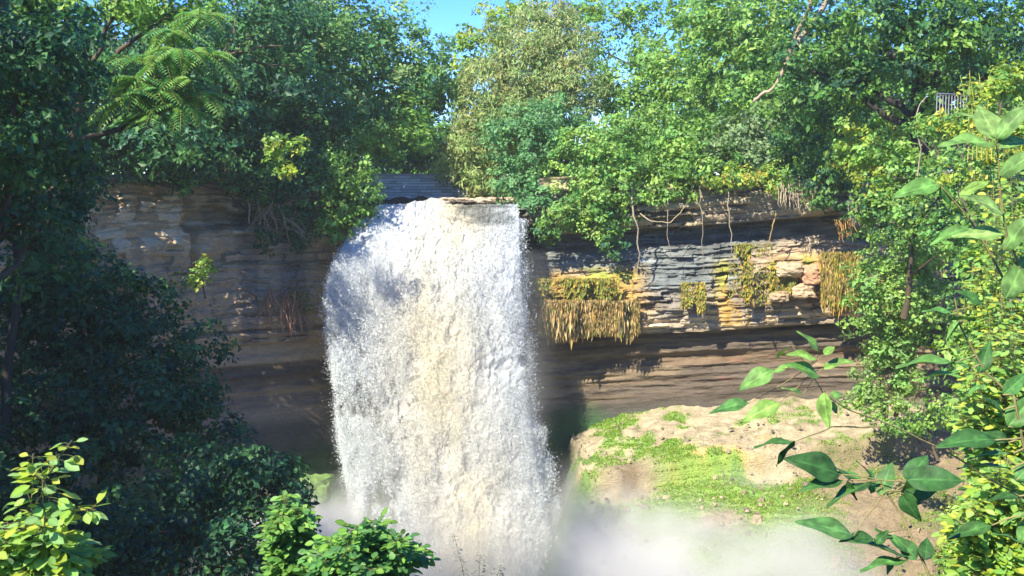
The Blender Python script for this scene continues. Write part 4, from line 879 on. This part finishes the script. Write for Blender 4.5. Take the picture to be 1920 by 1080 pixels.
sprig('tall broad leaved stalk with huge pale leaves at the right edge', [P(2010, 1200, 4.2), P(1975, 700, 4.1), P(1888, 440, 4.0), P(1868, 270, 4.0)],
      [(1865, 270, 1772, 252, 4.0, -.08, .0), (1868, 262, 1925, 190, 4.0, -.05, .2), (1865, 265, 1838, 188, 4.0, .12, .2), (1872, 275, 1935, 250, 4.0, .05, .0), (1868, 262, 1862, 215, 4., .1, .5), (1875, 330, 1945, 275, 3.9, -.1, .3), (1870, 235, 1808, 202, 4.1, .1, .1),
       (1880, 400, 1822, 355, 4.0, -.05, .2), (1882, 470, 1930, 400, 4.0, -.05, .2), (1884, 440, 1790, 430, 4.0, .05, .1), (1885, 560, 1930, 480, 4, 0, .4)], [(.13, .25, .06), (.18, .30, .08)], 4, 'broadleaf_stalk', 'plant', .006, .44)
sprig('light green pointed leaves on a thin stem beside the dry hanging stems', [P(1880, 520, 4.2), P(1810, 400, 4.2), P(1760, 345, 4.2)],
      [(1762, 345, 1678, 358, 4.2, -.05, .0), (1755, 345, 1718, 328, 4.2, .05, .0), (1765, 348, 1785, 385, 4.2, .0, .5), (1800, 370, 1852, 330, 4.2, .0, .0), (1820, 425, 1745, 445, 4.2, .0, .3), (1835, 430, 1790, 425, 4.15, .0, .4)], GL+LIT, 5, rad=.005)
sprig('dark leaves of a weed stem in front of the vine foot', [P(1920, 760, 3.8), P(1850, 700, 3.8), P(1800, 610, 3.8), P(1790, 560, 3.8)],
      [(1785, 585, 1735, 572, 3.8, .0, .2), (1800, 600, 1770, 635, 3.8, .0, .4), (1830, 600, 1765, 595, 3.75, .0, .7), (1840, 570, 1800, 540, 3.8, .0, .1), (1790, 680, 1688, 665, 3.8, .0, .3), (1800, 700, 1718, 700, 3.8, .0, .5), (1820, 690, 1780, 670, 3.8, .0, .5), (1835, 700, 1860, 640, 3.8, .0, .3), (1850, 720, 1800, 740, 3.8, .0, .6)], GD+GL, 6, rad=.005)
sprig('broad leaves with bluish sheen low at the right edge', [P(2010, 1180, 3.6), P(1960, 950, 3.5), P(1920, 840, 3.5), P(1900, 740, 3.5)],
      [(1865, 825, 1765, 818, 3.5, -.03, .1), (1890, 830, 1840, 800, 3.5, .05, .2), (1900, 850, 1815, 850, 3.5, .03, .8), (1895, 880, 1800, 860, 3.5, .05, .9), (1890, 800, 1940, 740, 3.5, .0, .3), (1860, 985, 1778, 998, 3.5, .0, .3), (1910, 930, 1855, 925, 3.5, .0, .6),
       (1880, 770, 1850, 740, 3.5, .0, .4), (1880, 740, 1930, 700, 3.5, .0, .6), (1930, 960, 1880, 970, 3.5, .0, .6), (1905, 900, 1945, 860, 3.5, .0, .2), (1915, 1020, 1870, 990, 3.5, .0, .5), (1915, 1020, 1940, 960, 3.5, 0, .3)], GD+GL+[(.09, .24, .13)], 7, rad=.008, width=.46)
def bush_leafy(name, label, cat, base, stems, leafL, cols, seed, tpl=T_O, per=10, side=.10, rad=.006, spread=.05, whorl=3, stemcol=(.20, .19, .07)):
    """upright stems (list of point lists) carrying real leaves along them"""
    t = thing(name, label, cat, base); r = np.random.default_rng(seed); pt = Parts(); p = []; a = []; nn = []; L = []
    for st in stems:
        q = np.concatenate([bend(x, y_, 7, .08, 0, seed)[:-1] for x, y_ in zip(st[:-1], st[1:])]+[np.array([st[-1]])])
        V, f = tube(q, np.linspace(rad, rad*.35, len(q)), 5); pt.add(V, f, stemcol)
        for k in range(per):
            s = .18+.82*(k+r.random()*.6)/per; x = s*(len(q)-1); i = min(int(x), len(q)-2); c = q[i]*(1-(x-i))+q[i+1]*(x-i)
            ang = r.uniform(0, 2*pi)
            for w in range(whorl):
                an = ang+w*2*pi/whorl; d = np.array([cos(an), sin(an)*.8-.25, r.uniform(-.1, .55)])
                e = c+nrm(d)*side*(1.15-.7*s)*r.uniform(.5, 1.3)
                V, f = tube(np.array([c, (c+e)/2+[0, 0, .005], e]), rad*.25, 3); pt.add(V, f, stemcol)
                m = 3 if side > .12 else 1
                for g_ in range(m):
                    p.append(e if g_ == 0 else c+(e-c)*(g_/m)); a.append(nrm(d)+np.array([r.normal(0, .5*(g_ > 0)), 0, -.3])+r.normal(0, .15, 3)); nn.append(np.array([-.1, -.3, 1])+r.normal(0, .35, 3)); L.append(leafL*r.uniform(.6, 1.2)*(1.1-.4*s))
    pt.build('stem', M_bark, t, True); p = np.array(p); n = len(p)
    V, f, c = place(tpl, p, np.array(a), np.array(nn), np.array(L), pal(cols, n, r)*(1+r.normal(0, .14, (n, 1)))); mesh('foliage', V, f, M_leaf, t, c, True)
    return t
def fan(cx, cy, Y, n, h, w, r, y0=1160):
    out = []
    for i in range(n):
        tx = cx+r.uniform(-w, w); out.append([P(cx+r.uniform(-w, w)*.6, y0, Y+r.uniform(-.3, .3)), P((tx+cx)/2+r.uniform(-15, 15), (y0+cy)/2, Y), P(tx, cy+abs(tx-cx)/w*h+r.uniform(0, h*.4), Y+r.uniform(-.4, .4))])
    return out
r9 = np.random.default_rng(99)
st = fan(60, 930, 4.6, 26, 110, 130, r9)
st += [[P(90, 1150, 4.6), P(95, 950, 4.6), P(75, 865, 4.6)], [P(70, 1150, 4.6), P(60, 960, 4.6), P(62, 850, 4.6)], [P(90, 1100, 4.6), P(80, 900, 4.6), P(135, 825, 4.6)], [P(60, 1100, 4.6), P(120, 960, 4.6), P(180, 955, 4.6)]]
bush_leafy('sunlit_plant', 'sunlit yellow green leafy plant in the bottom left corner', 'plant', P(70, 1160, 4.6), st, .085, YEL+BRIGHT+[(.22, .36, .12)], 51, per=11, side=.085, rad=.004)
st = fan(690, 955, 8.4, 24, 70, 110, r9)+fan(640, 1000, 8.2, 10, 60, 60, r9)
bush_leafy('maple_sapling', 'bright green sapling in front of the foot of the waterfall', 'sapling', P(690, 1170, 8.4), st, .105, [(.10, .26, .06), (.17, .33, .05), (.08, .20, .06)], 52, per=11, side=.17, rad=.006)
st = fan(545, 890, 9.5, 16, 90, 40, r9)
bush_leafy('young_tree', 'half shaded sapling with bright tips just left of the bottom sapling', 'sapling', P(545, 1170, 9.5), st, .10, MID+[(.13, .27, .06)], 53, per=13, side=.16, rad=.007)
ys = [[P(1832+q*9, 300, 20), P(1830+q*7, 210, 20), P(1818+q*9+(q % 2)*8, 132+abs(q)*5, 20)] for q in range(-2, 4)]
bush_leafy('yellow_stalk', 'thin yellow upright stalks standing beside the picket railing', 'plant', P(1832, 300, 20), ys, .12, YEL, 56, per=5, side=.10, rad=.013, stemcol=(.33, .33, .06), whorl=3)
st = [[P(878, 1160, 6), P(868, 1070, 6), P(850, 1000, 6)], [P(900, 1160, 6), P(898, 1080, 6), P(900, 1040, 6)], [P(935, 1160, 6), P(930, 1085, 6), P(940, 1058, 6)]]
bush_leafy('weed_stalk', 'thin grey weed stalks rising before the foot of the falls', 'weeds', P(890, 1160, 6), st, .022, [(.14, .17, .13)], 54, per=12, side=.03, rad=.003, stemcol=(.14, .14, .11))
st = fan(1895, 230, 7.8, 24, 200, 75, r9)+fan(1885, 500, 6.8, 44, 260, 90, r9)+fan(1880, 840, 6.2, 44, 140, 105, r9)
bush_leafy('weed_thicket', 'medium leafed green weeds rising along the right edge', 'weeds', P(1900, 1170, 6.4), st, .08, LIT+YEL+YEL+BRIGHT+GL[2:], 55, per=22, side=.11, rad=.005)

# ------------------------------------------------------------------ light, sky, camera
def light():
    sun = np.array([-.46, -.56, .69]); sun = sun/np.linalg.norm(sun)
    l = bpy.data.lights.new('sun', 'SUN'); l.energy = 4.0; l.angle = radians(.5); l.color = (1, .92, .75)
    o = bpy.data.objects.new('sun', l); C.objects.link(o)
    from mathutils import Vector
    o.rotation_euler = Vector(-sun).to_track_quat('-Z', 'Y').to_euler(); o.location = (-40, -40, 60)
    w = bpy.data.worlds.new('World'); sc.world = w; w.use_nodes = True; nt = w.node_tree; nt.nodes.clear()
    s = nt.nodes.new('ShaderNodeTexSky'); s.sky_type = 'NISHITA'; s.sun_disc = False
    s.sun_elevation = math.asin(sun[2]); s.sun_rotation = math.atan2(sun[0], sun[1]); s.altitude = 2500; s.air_density = 1.0; s.dust_density = .05; s.ozone_density = 4.0
    b = nt.nodes.new('ShaderNodeBackground'); b.inputs[1].default_value = .13; q = nt.nodes.new('ShaderNodeOutputWorld')
    h = nt.nodes.new('ShaderNodeHueSaturation'); h.inputs['Saturation'].default_value = 1.35; h.inputs['Hue'].default_value = .517
    nt.links.new(s.outputs[0], h.inputs['Color']); nt.links.new(h.outputs[0], b.inputs[0]); nt.links.new(b.outputs[0], q.inputs[0])
light()
cam = bpy.data.cameras.new('camera'); cam.sensor_width = 36; cam.lens = 36*F/1920; cam.clip_start = .1; cam.clip_end = 3000
co = bpy.data.objects.new('camera', cam); C.objects.link(co); co.location = (0, 0, ZC); co.rotation_euler = (pi/2-PITCH, 0, 0); sc.camera = co
sc.view_settings.view_transform = 'Standard'; sc.view_settings.look = 'None'; sc.view_settings.exposure = 1.64; sc.view_settings.gamma = 1
sc.render.engine = 'CYCLES'; cy = sc.cycles
cy.max_bounces = 6; cy.diffuse_bounces = 3; cy.glossy_bounces = 2; cy.transmission_bounces = 3; cy.volume_bounces = 2; cy.transparent_max_bounces = 4
cy.use_denoising = True; cy.volume_step_rate = 2.0; cy.sample_clamp_indirect = 6
